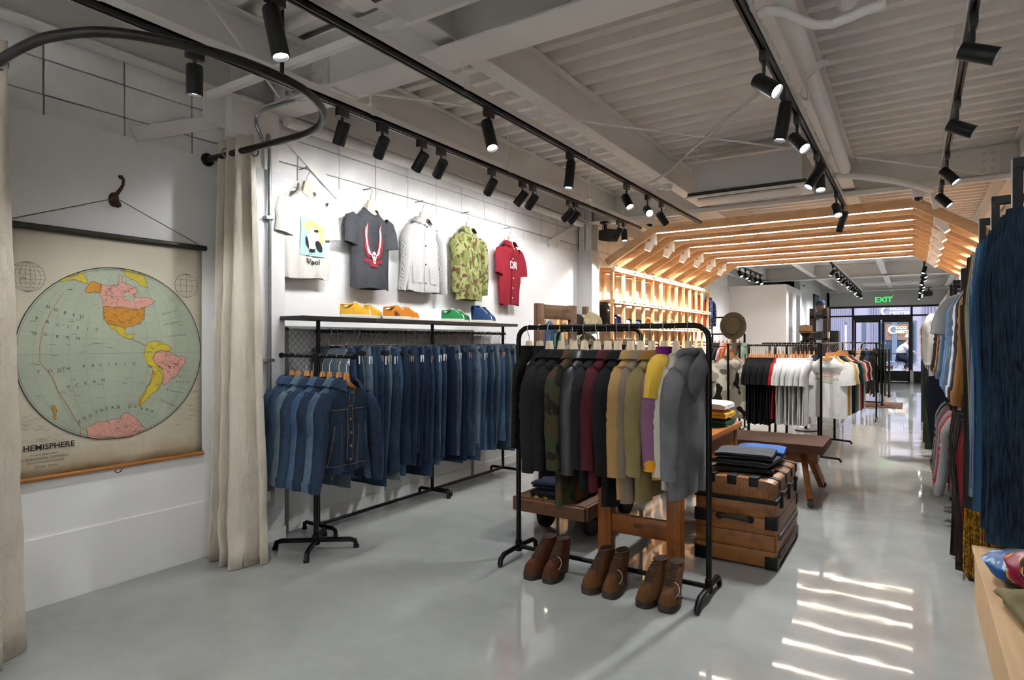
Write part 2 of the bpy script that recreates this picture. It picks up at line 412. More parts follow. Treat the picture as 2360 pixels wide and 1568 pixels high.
for i, (a, b) in enumerate(((1967, 2031), (2031, 2100))):
    x0, x1 = sx(a) + .03, sx(b) - .02
    d = struct('door_%d' % (i+1), MB().box(x0, x0 + .06, SF - .025, SF + .025, 0, 2.24).box(x1 - .06, x1, SF - .025, SF + .025, 0, 2.24).box(x0, x1, SF - .025, SF + .025, 2.15, 2.24).box(x0, x1, SF - .025, SF + .025, .01, .38), frame, smooth=False)
    ob('pane', MB().box(x0 + .06, x1 - .06, SF - .004, SF + .004, .38, 2.15), GLASS, d, smooth=False)
    ob('push_bar', MB().tube([(x0 + .1, SF - .07, 1.0), (x1 - .1, SF - .07, 1.0)], .015), metal('#9a9c9e', .3), d)
ob('door_post', MB().box(sx(2101) - .05, sx(2101) + .06, SF - .12, SF - .04, 0, .42), metal('#a7a9aa', .35), w1, smooth=False)
# ================================================================ TRACKS AND SPOTLIGHTS
TRACKS = {1: -3.1, 2: -2.305, 3: -.65, 4: .235}
ZT = 3.0
TN = {1: 'on the track nearest the left wall', 2: 'on the track above the coat rack', 3: 'on the track beside the big white pipe', 4: 'on the track by the right wall'}
lens_m = emit('#ffffff', 14.0); lens_off = plain('#23282c', .2)
_hd = MB().lathe([(.001, .075), (.036, .075), (.04, .068), (.04, -.075), (.036, -.077), (.034, -.06)], 20, cap0=False, cap1=False).mesh('lamp_head', BLACKM)
_hdl = MB().lathe([(.001, .115), (.034, .115), (.038, .108), (.038, -.115), (.034, -.117), (.032, -.1)], 20, cap0=False, cap1=False).mesh('lamp_head', BLACKM)
_ln = MB().lathe([(.034, 0), (.02, .004), (.001, .006)], 20, cap1=False).mesh('lens', lens_m)
_ad = MB().box(-.017, .017, -.045, .045, -.055, 0).mesh('track_adapter', BLACK, True, .003)
def spotlight(x, y, z, aim, label, group='black track spotlights', long=False, on=1.0, drop=.1, size=72, side=0.):
    """aim: world direction of the beam"""
    a = Vector(aim).normalized()
    r = thing('track_spotlight', label, 'spotlight', (x, y, z), 0, group)
    ob('track_adapter', _ad, None, r)
    hc = Vector((side, 0, -.055 - drop)) + a * .02
    ob('arm', MB().tube([(side * .3, 0, -.05), (side * .5, 0, -.055 - drop * .5), tuple(hc - a * .03)], .009, 6), BLACK, r)
    q = a.to_track_quat('-Z', 'Y')
    h = ob('lamp_head', _hdl if long else _hd, None, r); h.location = hc; h.rotation_mode = 'QUATERNION'; h.rotation_quaternion = q
    l = ob('lens', _ln, None, h); l.location = (0, 0, -.1 if long else -.062)
    if on > 0:
        L = bpy.data.lights.new('spot_beam', 'SPOT'); L.energy = SPOT_W * on; L.spot_size = R(size); L.spot_blend = .55; L.shadow_soft_size = .035; L.color = (.985, .99, 1.0)
        lo = bpy.data.objects.new('spot_beam', L); C.objects.link(lo); lo.parent = h; lo.location = (0, 0, -.125 if long else -.085)
    return r
def track(i, y0, y1):
    x = TRACKS[i]; r = thing('lighting_track', {1: 'black lighting track running nearest the left wall', 2: 'black lighting track running above the coat rack', 3: 'black lighting track beside the big white pipe', 4: 'black lighting track close to the right wall'}[i], 'track', (x, y0, ZT), 0, 'black lighting tracks')
    m = MB().box(-.018, -.006, 0, y1 - y0, 0, .035).box(.006, .018, 0, y1 - y0, 0, .035).box(-.018, .018, 0, y1 - y0, .022, .035)
    ob('rail', m, BLACK, r, smooth=False)
    ob('end_cap', MB().box(-.019, .019, y1 - y0, y1 - y0 + .02, -.001, .036), BLACK, r, smooth=False)
    ob('strut_channel', MB().box(-.021, .021, 0, y1 - y0, .036, .08), STEEL_W, r, smooth=False)
    yy = .9
    while yy < y1 - y0:
        ob('hanger_rod', MB().tube([(0, yy, .08), (0, yy, ZD - ZT)], .005, 6), STEEL_W, r); ob('hanger_clip', MB().box(-.028, .028, yy - .02, yy + .02, .03, .11), STEEL_W, r, smooth=False); yy += 1.7
    return r
track(1, -3, 7.95); track(2, -3, 8.0); track(3, -3, 7.98); track(4, -1, 7.6)
WALLAIM = (-.95, .1, -.75)
t1 = [(1.77, (-.1, .05, -1), 0), (2.75, (-.45, 0, -1), 0), (3.11, (-.7, .25, -.65), 0), (3.52, (-.75, 0, -.9), 0), (3.75, (-.7, .3, -.55), 0), (4.44, (-.7, .3, -.6), 0), (4.95, (-.75, -.05, -.8), 0), (5.14, (-.7, .25, -.6), 0), (5.9, (-.8, .1, -.6), 0), (6.04, (-.7, 0, -.7), 0), (7.23, (-.6, 0, -.95), 0), (7.41, (.15, -.2, -1), 0)]
for k, (y, a, lg) in enumerate(t1): spotlight(TRACKS[1], y, ZT, a, 'black cylinder spotlight, %s from the curtain %s' % (nth(k+1), TN[1]), drop=.085, on=.4 if k not in (0, 11) else .8, size=130 if k else 110)
t2 = [(1.67, (.25, .05, -1), 1), (3.27, (.45, -.3, -1), 1), (4.4, (.0, -.2, -1), 1), (5.57, (.55, -.35, -.9), 0), (6.13, (.6, -.85, -.6), 0), (6.55, (.35, .75, -.8), 0)]
for k, (y, a, lg) in enumerate(t2): spotlight(TRACKS[2], y, ZT, a, 'black %sspotlight, %s from the near end %s' % ('long ' if lg else '', nth(k+1), TN[2]), long=bool(lg), on=.6 if k == 0 else 1.0 if lg else 2.0, drop=.1)
t3 = [(3.41, (.85, -.3, -.75), 0), (4.0, (-.15, -.1, -1), 1), (4.51, (.7, -.5, -.9), 0), (5.51, (-.5, -.55, -1), 1), (5.74, (.1, -.45, -1), 0), (7.06, (.25, -.6, -.9), 0), (7.74, (-.35, .55, -.9), 1)]
for k, (y, a, lg) in enumerate(t3): spotlight(TRACKS[3], y, ZT, a, 'black %sspotlight, %s from the near end %s' % ('long ' if lg else '', nth(k+1), TN[3]), long=bool(lg), drop=.11, on=.55 if k < 3 else 2.4)
t4 = [(3.54, (.9, -.1, -.45), 0), (4.73, (.85, -.1, -.5), 0), (6.04, (.7, -.3, -.9), 0), (7.07, (.7, -.3, -.85), 0)]
for k, (y, a, lg) in enumerate(t4): spotlight(TRACKS[4], y, ZT, a, 'black cylinder spotlight, %s from the near end %s' % (nth(k+1), TN[4]), drop=.12, on=.8)
# unseen extra heads on the same tracks, added for fill light off the walls
for i, ys in ((1, (-2.2, -1.0, .2)), (2, (-2.4, -1.2, .0)), (3, (-2.4, -1.2, .2, 1.5)), (4, (-.6, .7))):
    for k, y in enumerate(ys): spotlight(TRACKS[i], y, ZT, ((-.8, -.9, -.5) if i == 1 else (-.1, -1.0, -.25) if k < 2 or i == 2 else (-.5, .15, -.9) if i != 4 else (.8, -.6, -.45)), 'unseen black spotlight added for fill light, %s along %s' % (nth(k+1), {1: 'the left track', 2: 'the coat-rack track', 3: 'the pipe-side track', 4: 'the right track'}[i]), drop=.1, on=(1.2 if i == 1 else 3.4 if k < 2 else .6), size=115)
# ================================================================ TIMBER CANOPY
cy0, cdy, NB = 8.36, .395, 13
BL, BR, ZC = -3.03, .02, 3.0
can = thing('timber_canopy', 'row of angled pine beams with light strips over the aisle', 'canopy', (0, cy0, ZC))
FL, FR = (-3.74, 2.585), (.66, 2.585)
def beam_mesh(h=.11, w=.045):
    """one continuous bent beam: left rafter, level middle, right rafter"""
    low = [(FL[0], FL[1]), (BL, ZC), (BR, ZC), (FR[0], FR[1])]
    s = h * .93; top = [(FL[0] - .05, FL[1] + s), (BL - .03, ZC + h), (BR + .03, ZC + h), (FR[0] + .05, FR[1] + s)]
    v = []; f = []
    for y in (-w/2, w/2): v += [(x, y, z - ZC) for x, z in low] + [(x, y, z - ZC) for x, z in top]
    for i in range(3): f += [(i, i+1, 5+i, 4+i), (8+i, 12+i, 13+i, 9+i), (i, 8+i, 9+i, i+1), (4+i, 5+i, 13+i, 12+i)]
    f += [(0, 4, 12, 8), (3, 11, 15, 7)]
    return MB().add(v, f).mesh('beam', wood('#c99a6b', '#dfb68a', 0, 3, .5, '#b98a5c'), True, .003)
_bm = beam_mesh()
_led = MB().box(BL + .02, BR - .02, -.011, .011, -.006, 0).mesh('light_strip', emit('#fff1dc', 28.0), False)
for i in range(NB):
    b = ob('beam', _bm, None, can, (0, i * cdy, 0))
    if i % 2 == 0: ob('light_strip', _led, None, b)
for y in (1.9, 4.5, 7.5, 10.3):
    pass
_wbx = MB().box(-.035, .035, -.05, .05, -.16, .0).mesh('mount_box', plain('#eeeeec', .5), True, .004)
_whd = MB().add([(-.03, -.06, -.09), (.03, -.06, -.09), (.03, .06, -.09), (-.03, .06, -.09), (-.06, -.06, .02), (.05, -.06, .05), (.05, .06, .05), (-.06, .06, .02)], [(0, 3, 2, 1), (4, 5, 6, 7), (0, 1, 5, 4), (1, 2, 6, 5), (2, 3, 7, 6), (3, 0, 4, 7)]).mesh('lamp_head', plain('#f2f2f0', .5), True, .004)
_wln = MB().box(-.024, .024, -.045, .045, -.093, -.0895).mesh('lens', emit('#fff3e2', 25.0), False)
for side in (-1, 1):
    for k in range(6):
        i = 2 * k; X = BL - .1 if side < 0 else BR + .22; z = ZC - (.07 if side < 0 else .135)
        r = thing('canopy_spotlight', 'white box spotlight under the canopy, %s beam pair on its %s slope' % (nth(k+1), 'left' if side < 0 else 'right'), 'spotlight', (X, cy0 + i*cdy + .2, z), 0, 'white canopy spotlights')
        ob('mount_box', _wbx, None, r, (0, 0, .1))
        h = ob('lamp_head', _whd, None, r, (side * .05, 0, -.05)); h.rotation_euler = (0, R(-28 * side), 0)
        ob('lens', _wln, None, h)
        L = bpy.data.lights.new('spot_beam', 'SPOT'); L.energy = SPOT_W * 3.4; L.spot_size = R(120); L.spot_blend = .5; L.shadow_soft_size = .04; L.color = (1, .94, .86)
        lo = bpy.data.objects.new('spot_beam', L); C.objects.link(lo); lo.parent = h; lo.location = (0, 0, -.11)

# ================================================================ PINE CUBBY WALLS
def cubby(label, x_front, depth, side, y0, y1, nbay, rows):
    """side -1: stands against the left wall, +1 against the right wall"""
    r = thing('cubby_shelf', label, 'shelf', (x_front, y0, 0)); L = y1 - y0; d = side * depth
    pst = MB().box(-.0, .045 * 1, -.019, .019, 0, rows[-1]) if side > 0 else MB().box(-.045, 0, -.019, .019, 0, rows[-1])
    pst = pst.mesh('post', PINE_Z, False)
    div = MB().box(min(0, d), max(0, d), -.008, .008, 0, .03).mesh('cross_bearer', PINE, False)
    for i in range(nbay + 1):
        y = L * i / nbay
        ob('post', pst, None, r, (0, y, 0)); ob('post', pst, None, r, (d - side * .045, y, 0))
        for z in rows: ob('cross_bearer', div, None, r, (0, y, z - .035))
    sh = MB()
    for i in range(4): x0 = d * (.12 + i * .22); sh.box(min(x0, x0 + d*.17), max(x0, x0 + d*.17), -.02, L + .02, -.018, 0)
    sh = sh.mesh('shelf', PINE_Y, False)
    rail = MB(); s1 = -side
    for za, zb in ((-.055, -.036), (-.012, .007)): rail.box(min(0, s1*.03), max(0, s1*.03), -.03, L + .03, za, zb)
    y = 0.
    while y < L: rail.box(min(0, s1*.03), max(0, s1*.03), y, y + .07, -.036, -.012); y += .21
    rail = rail.mesh('slotted_rail', wood('#e6c9a2', '#f3e0c2', 1, 3, .5), False)
    for z in rows:
        ob('shelf', sh, None, r, (0, 0, z)); ob('slotted_rail', rail, None, r, (0, 0, z))
    return r
CROWS = (.1, .5, .9, 1.3, 1.72, 2.1, 2.57)
cubby('tall pine cubby shelf along the left wall under the canopy', -3.69, .38, -1, 8.42, 13.46, 12, CROWS)
cubby('tall pine cubby shelf along the right wall under the canopy', .7, .3, 1, 8.42, 13.46, 12, CROWS)
# ================================================================ CEILING FITTINGS
def ac_unit(label, x0, x1, y0, y1, z=3.0, h=.32):
    r = thing('air_conditioner', label, 'air conditioner', (x0, y0, z)); w, d = x1 - x0, y1 - y0
    ob('casing', MB().box(.06, w - .06, .06, d + .25, .05, .05 + h), plain('#c9c7c3', .5, 0, .02), r, bevel=.006)
    ob('gasket', MB().box(.02, w - .02, .02, d - .02, .02, .06), BLACK, r, smooth=False)
    ob('grille_panel', MB().box(0, w, 0, d, -.0, .022), plain('#d8d3cb', .4, 0, .02), r, bevel=.008)
    ob('intake_flap', MB().box(.1, w - .1, .09, d - .1, -.014, -.0), plain('#cfc8be', .45, 0, .02), r, bevel=.005)
    for s, yy in ((0, .035), (1, d - .06)): ob('air_slot', MB().box(.12, w - .12, yy, yy + .022, -.004, .0), BLACK, r, smooth=False)
    for x in (.1, w - .1):
        for y in (.1, d + .15): ob('drop_rod', MB().tube([(x, y, h), (x, y, ZD - z - .012)], .006, 6), STEEL_W, r)
    return r
ac_unit('white ceiling cassette air conditioner in front of the timber canopy', -2.03, -.84, 6.5, 6.98)
ac_unit('white cassette air conditioner nearest the viewer, cut off by the top edge', -2.12, -.95, 1.2, 2.0)
def pipe(name, label, pts, r, mt=STEEL_W, cat='pipe', group=None, n=12):
    return tag(ob(name, MB().tube(pts, r, n), mt), label, cat, group)
pipe('drain_pipe', 'big white pipe running along the ceiling beside the third track', [(-.53, -4, 3.14), (-.53, 4.4, 3.14), (-.53, 6.5, 3.1)], .055)
pr = thing('water_pipe', 'white water pipe bending across the aisle to the right-hand track', 'pipe', (-.75, 7.25, 3.05))
pp = [onz(x, y, 3.05) for x, y in ((1925, 405), (2000, 409), (2060, 417), (2110, 428), (2148, 440))]
ob('pipe_run', MB().tube([p - Vector((-.75, 7.25, 3.05)) for p in pp], .03, 12), STEEL_W, pr)
ob('pipe_end', MB().tube([pp[-1] - Vector((-.75, 7.25, 3.05)), pp[-1] - Vector((-.75, 7.25, 3.05)) + Vector((.04, .12, -.16))], .032, 12), STEEL_W, pr)
pipe('waste_pipe', 'short white pipe stub hanging at the top edge of the view', [(-.2, 2.2, 3.3), (-.28, 3.55, 3.22)], .05)
pipe('flexible_hose', 'looping flexible white hose under the ceiling deck', [onz(x, y, 3.055) for x, y in ((1752, 34), (1765, 27), (1800, 27), (1845, 46), (1880, 58), (1920, 55), (1960, 40), (2000, 22), (2040, 8))], .022)
pipe('cable_bundle', 'bundle of white cables strung from the pipe to the purlin', [onz(x, y, 3.2) for x, y in ((1490, 428), (1540, 398), (1600, 340), (1680, 270), (1745, 218), (1790, 195))], .012, plain('#c4c1bc', .6))
pipe('cable_loop', 'loose white cable loop hanging off the big pipe', [onz(x, y, 3.05) for x, y in ((1818, 200), (1850, 228), (1862, 230), (1866, 200), (1858, 178), (1888, 145), (1906, 140), (1880, 165), (1862, 182))], .008, plain('#d6d3ce', .6))
pipe('high_pipe', 'white pipe running high along the block wall', [(-4.0, 3.0, 3.17), (-4.0, 8.0, 3.17)], .045)
def tierod(label, a, b):
    r = thing('tie_rod', label, 'tie rod', a); d = Vector(b) - Vector(a)
    ob('rod', MB().tube([(0, 0, 0), tuple(d)], .009, 8), STEEL_W, r)
    m = MB()
    for s in (-1, 1): m.bar(d * .13 + Vector((0, .014 * s, .0)), d * .13 + d.normalized() * .22 + Vector((0, .014 * s, 0)), .01, .02)
    ob('turnbuckle', m, STEEL_W, r, smooth=False); return r
tierod('thin diagonal tie rod with turnbuckle crossing below the deck', tuple(onz(830, 213, 3.2)), (.6, 7.9, 3.2))
tierod('thin tie rod with turnbuckle above the curtain rail', (-3.75, 2.75, 3.22), (-2.0, .4, 3.3))
for k, (xa, xb, y, z) in enumerate(((-3.9, -1.0, 2.33, 3.1), (-3.4, .9, 7.75, 3.09))):
    tag(ob('strut_channel', MB().box(xa, xb, y - .021, y + .021, z, z + .042), STEEL_W, smooth=False), ('white strut channel crossing above the curtain rail', 'white strut channel crossing in front of the canopy')[k], 'channel')
def dome_camera(label, p, tilt=0):
    r = thing('dome_camera', label, 'camera', p)
    ob('housing', MB().lathe([(.001, .05), (.06, .05), (.062, 0), (.055, -.02)], 20), plain('#d9d8d6', .4), r)
    ob('dome', MB().lathe([(.045, -.02), (.04, -.04), (.025, -.055), (.001, -.062)], 20), plain('#1a1c1e', .1), r)
    ob('mount_plate', MB().box(-.05, .05, -.05, .05, .05, .085), STEEL_W, r, smooth=False)
dome_camera('white dome camera beside the black corner speaker', ony(1497, 514, 7.69)); dome_camera('white dome camera above the right side of the canopy', ony(2116, 452, 7.7))
dome_camera('small dome camera on the grey wall above the framed picture', (-2.72, 20.1, 3.15))
sdm = thing('smoke_detector', 'round white smoke detector under the purlin', 'detector', onz(1538, 437, 3.2)); 
ob('base', MB().lathe([(.06, .05), (.06, .02)], 20), plain('#e6e5e2', .5), sdm); ob('sensor', MB().lathe([(.05, .02), (.045, 0), (.02, -.012), (.001, -.013)], 20), plain('#d5d4d0', .5), sdm)
def speaker(label, p, rz):
    r = thing('bracket_speaker', label, 'speaker', p, rz)
    ob('mount', MB().lathe([(.08, .14), (.075, .12), (.025, .1), (.025, -.02)], 16), BLACK, r)
    b = MB().add([(-.05, -.12, -.07), (.13, -.1, -.11), (.13, .1, -.11), (-.05, .12, -.07), (-.04, -.12, .07), (.15, -.1, .07), (.15, .1, .07), (-.04, .12, .07)], [(0, 3, 2, 1), (4, 5, 6, 7), (0, 1, 5, 4), (1, 2, 6, 5), (2, 3, 7, 6), (3, 0, 4, 7)])
    ob('cabinet', b, plain('#101113', .5), r, bevel=.02).location = (.05, 0, -.06)
    ob('grille', MB().box(-.006, .006, -.085, .085, -.08, .05), plain('#1d1e20', .7, 0, .2, 200), r, loc=(.2, 0, -.075), bevel=.01)
    ob('cable', MB().tube([(-.06, 0, .12), (-.09, 0, .04), (-.06, 0, -.05), (.0, 0, -.06)], .005, 6), BLACK, r)
speaker('black speaker on a bracket by the left steel column', ony(1395, 535, 8.15), R(-35)); speaker('black speaker on the far right near the storefront', (.45, 24.6, 3.1), R(-110))

# far tracks towards the storefront
def far_track(label, short, x, y0, y1, n, z, aim0, tilt):
    r = thing('lighting_track', label, 'track', (x, y0, z), 0, 'far lighting tracks'); ob('rail', MB().box(-.018, .018, 0, y1 - y0, 0, .035), BLACK, r, smooth=False)
    ob('strut_channel', MB().box(-.021, .021, 0, y1 - y0, .036, .08), STEEL_W, r, smooth=False)
    ob('hanger_rod', MB().tube([(0, .3, .08), (0, .3, ZD - z)], .005, 6), STEEL_W, r); ob('hanger_rod', MB().tube([(0, y1 - y0 - .3, .08), (0, y1 - y0 - .3, ZD - z)], .005, 6), STEEL_W, r)
    for k in range(n):
        y = y0 + (y1 - y0) * (k + .5) / n
        spotlight(x, y, z, (aim0 * (1 if (k * 7 + tilt) % 3 else -.5), -.35, -.9), 'black spotlight, %s along the %s' % (nth(k+1), short), 'far black spotlights', on=2.2, drop=.09, size=100)
far_track('black lighting track above the white room box', 'track over the white room box', -3.2, 13.9, 16.6, 5, 3.12, .5, 1)
far_track('black lighting track leading to the storefront on the left', 'left-hand track by the storefront', -1.45, 14.6, 24.0, 11, 3.12, -.6, 2)
far_track('black lighting track leading to the storefront on the right', 'right-hand track by the storefront', .2, 14.2, 24.5, 10, 3.05, .5, 0)
fx = thing('tube_light', 'long slim tube light fixture near the storefront', 'light', (-1.3, 22.2, 3.22)); ob('body', MB().box(0, 1.9, -.06, .06, 0, .06), plain('#d9d9d8', .5), fx, smooth=False); ob('tube', MB().tube([(.05, 0, -.015), (1.85, 0, -.015)], .014), plain('#eef0f2', .3), fx)
# ================================================================ CLOTHES: BUILDERS
def spow(v, p): return math.copysign(abs(v) ** p, v)
def lerp_prof(P, z):
    if z >= P[0][0]: return P[0][1:]
    for (z0, w0, t0), (z1, w1, t1) in zip(P, P[1:]):
        if z >= z1:
            k = (z - z0) / (z1 - z0); return w0 + (w1 - w0) * k, t0 + (t1 - t0) * k
    return P[-1][1:]
class Body:
    """the trunk of a garment hanging from its neck at the origin; front faces -y"""
    def __init__(s, L=.7, hw=.24, th=.06, hem=1.0, waist=1.0, seed=0, fold=.014, nf=3.0, neck=.075, slope=1.0):
        d = .11 * slope
        s.P = [(.012, neck, .05), (-.008, neck + .02, .052), (-.035 * slope, hw * .56, .052), (-.065 * slope, hw * .78, .05), (-d, hw * .93, .05), (-.16, hw * .98, th * .85), (-.28, hw, th), (-L * .62, hw * waist, th), (-L, hw * hem, th * .92)]
        s.L, s.hw, s.hem = L, hw, hem; s.dip = .062; s.seed = seed; s.fold = fold; s.nf = nf; rnd = random.Random(seed); s.p1 = rnd.uniform(0, 6.28); s.p2 = rnd.uniform(0, 6.28); s.sw = rnd.uniform(-.012, .012)
    def disp(s, x, z):
        k = max(0., min(1., (-z - .1) / max(.2, s.L - .1)))
        a = s.fold * k * (math.sin(s.nf * PI * x / s.hw + s.p1 + 1.2 * z) + .5 * math.sin(1.9 * s.nf * PI * x / s.hw + s.p2 - 2 * z))
        return a + s.sw * k + .007 * noise.noise(Vector((x * 7, z * 7, s.seed * 3.7)))
    def pt(s, a, z):
        w, t = lerp_prof(s.P, z); c, q = math.cos(a), math.sin(a)
        x = w * spow(c, .8); y = t * spow(q, .8)
        zz = z + (.008 * math.sin(3 * a + s.p2) if z <= -s.L + .001 else 0)
        if z > -.08: zz -= s.dip * max(0., -q) ** 1.6 * {.012: 1., -.008: .82, -.035: .45, -.065: .12}.get(round(z, 3), 0.)
        return Vector((x, y + s.disp(x, z), zz + .006 * noise.noise(Vector((x * 9, z * 5, s.seed + 9.)))))
    def front(s, x, z, off=.004):
        w, t = lerp_prof(s.P, z); q = min(1., abs(x) / w); y = -t * max(0., 1 - q ** 2.5) ** .4
        return Vector((x, y + s.disp(x, z) - off, z))
    def back(s, x, z, off=.004):
        w, t = lerp_prof(s.P, z); q = min(1., abs(x) / w); y = t * max(0., 1 - q ** 2.5) ** .4
        return Vector((x, y + s.disp(x, z) + off, z))
    def mesh(s, nu=30):
        zs = [.012, -.008, -.035, -.065, -.095, -.125, -.16, -.22, -.28]; z = -.28; n = max(4, int((s.L - .28) / .06))
        zs += [-.28 - (s.L - .28) * (i + 1) / n for i in range(n)]
        return MB().grid(lambda u, v: s.pt(2 * PI * u, zs[int(round(v * (len(zs) - 1)))]), nu, len(zs), cu=True)
def conform(vs, fs, fn, maxe=.03):
    """2-D faces (x, z) subdivided and laid on a surface fn(x, z)"""
    bm = bmesh.new(); V = [bm.verts.new((p[0], p[1], 0)) for p in vs]
    for f in fs:
        try: bm.faces.new([V[i] for i in f])
        except ValueError: pass
    bmesh.ops.triangulate(bm, faces=bm.faces)
    for _ in range(4):
        ed = [e for e in bm.edges if e.calc_length() > maxe]
        if not ed: break
        bmesh.ops.subdivide_edges(bm, edges=ed, cuts=1); bmesh.ops.triangulate(bm, faces=bm.faces)
    bm.verts.index_update(); mb = MB().add([fn(v.co.x, v.co.y) for v in bm.verts], [tuple(v.index for v in f.verts) for f in bm.faces]); bm.free(); return mb
def cpoly(polys, fn, maxe=.03):
    vs, fs = [], []
    for p in polys: o = len(vs); vs += p; fs.append(tuple(range(o, o + len(p))))
    return conform(vs, fs, fn, maxe)
def prints(name, polys, fn, mt, par):
    for p in polys: ob(name, cpoly([p], fn), mt, par)
def rect(x0, x1, z0, z1): return [(x0, z0), (x1, z0), (x1, z1), (x0, z1)]
def oval(cx, cz, rx, rz, n=18, rot=0):
    return [(cx + rx*math.cos(2*PI*i/n)*math.cos(rot) - rz*math.sin(2*PI*i/n)*math.sin(rot), cz + rx*math.cos(2*PI*i/n)*math.sin(rot) + rz*math.sin(2*PI*i/n)*math.cos(rot)) for i in range(n)]
def ctext(body, size, x, z, fn, bold=False, sx=1., maxe=.05, align='CENTER', rot=0.):
    vs, fs = text_mesh(body, size, bold, align); c, s_ = math.cos(rot), math.sin(rot)
    return conform([(x + (p.x * sx) * c - p.y * s_, z + p.x * sx * s_ + p.y * c) for p in vs], fs, fn, maxe)

def sleeve_mb(B, s, kind, Ls, spread, fwd, r0=.078, r1=.05, seed=0):
    x0 = B.hw * .8
    if kind == 'short':
        pts = [(s*x0, 0, -.08), (s*(x0+.045), 0, -.11), (s*(x0+.085+spread*.5), -.004, -.17), (s*(x0+.105+spread), -.01+fwd*.3, -.09-Ls*.6), (s*(x0+.12+spread), -.012+fwd*.3, -.1-Ls)]; rr = [.048, .07, .082, .088, .09]; ry = [.032, .034, .034, .032, .028]; n = 14
        return MB().tube(pts, rr, n, False, ry, start=(0, 0, 1))
    N = 22; pts = []; rr = []; ry = []; rs = random.Random(seed * 7 + s)
    el = rs.uniform(.4, .5); ea = rs.uniform(.5, 1.)
    for i in range(N):
        k = i / (N - 1); z = -.075 - Ls * k
        x = x0 + (B.hw + .012 - x0) * min(1, k * 5) + spread * k * k; y = fwd * k * k - .02 * math.sin(PI * k) + .01 * noise.noise(Vector((k * 4, s * 5., seed * 1.3)))
        w = 1 + .09 * noise.noise(Vector((k * 11, s * 3., seed * 2.3))) + .15 * ea * math.sin(k * 62 + seed) * math.exp(-((k - el) / .16) ** 2) + .06 * math.sin(k * 90) * max(0, k - .82) / .18
        pts.append((s * x, y, z)); q = min(1, k * 6 + .45)
        rr.append((r0 + (r1 - r0) * k) * w * q); ry.append((r0 + (r1 - r0) * k) * .62 * (2 - w) * min(1, q + .2))
    return MB().tube(pts, ry, 14, False, rr, start=(1, 0, 0))
def ring_at(B, z0, z1, off=.005, nu=30):
    def fn(u, v):
        p = B.pt(2*PI*u, -B.L + .002 + (z1 + B.L) * v if False else z0 + (z1 - z0) * v); d = Vector((p.x, p.y, 0))
        return Vector((p.x * (1 + off / B.hw), p.y + math.copysign(off, p.y - B.disp(p.x, z0)), p.z))
    return MB().grid(fn, nu, 3, cu=True)
def collar_mb(B, kind, h=.042, drop=.042):
    neck = B.P[0][1]; mb = MB()
    if kind == 'crew':
        return mb.tube([(neck*1.03*math.cos(a), .053*math.sin(a), .012 - .062*max(0, -math.sin(a))**1.6) for a in [2*PI*i/24 for i in range(24)]], .009, 6, closed=True, ry=.006)
    if kind == 'stand':
        return mb.grid(lambda u, v: Vector(((neck - .004*v)*math.cos(2*PI*u), (.052 - .004*v)*math.sin(2*PI*u), .008 + h*1.2*v)), 24, 3, cu=True)
    if kind == 'hood':
        mb.grid(lambda u, v: Vector((.125*math.sin(PI*v)**.7*math.cos(2*PI*u) * (1 - .25*math.sin(2*PI*u)), .045 + .055*math.sin(PI*v)*math.sin(2*PI*u) + .03*(1-v), .03 - .27*v + .03*math.sin(2*PI*u))), 20, 10, cu=True)
        return mb.tube([(neck*1.1*math.cos(a), .058*math.sin(a), .03 - .03*max(0, -math.sin(a))) for a in [2*PI*i/24 for i in range(24)]], .022, 8, closed=True, ry=.014)
    g = .5 if kind == 'shirt' else .12
    def fn(u, v):
        a = -PI/2 + g + (2*PI - 2*g) * u; fr = max(0., -math.sin(a)) ** 2
        R0 = [(0, 0, -.004 - .012*fr), (-.004, -.004, h*.7 - .02*fr), (.006, .006, h*.74 - .02*fr), (.022, .018, h*.45 - .025*fr), (.05 + .012*fr, .036 + .02*fr, -drop*.55 - drop*1.1*fr)][int(round(v*4))]
        return Vector(((neck + R0[0])*math.cos(a), (.052 + R0[1])*math.sin(a), .006 + R0[2]))
    return mb.grid(fn, 28, 5)
_gm = {}
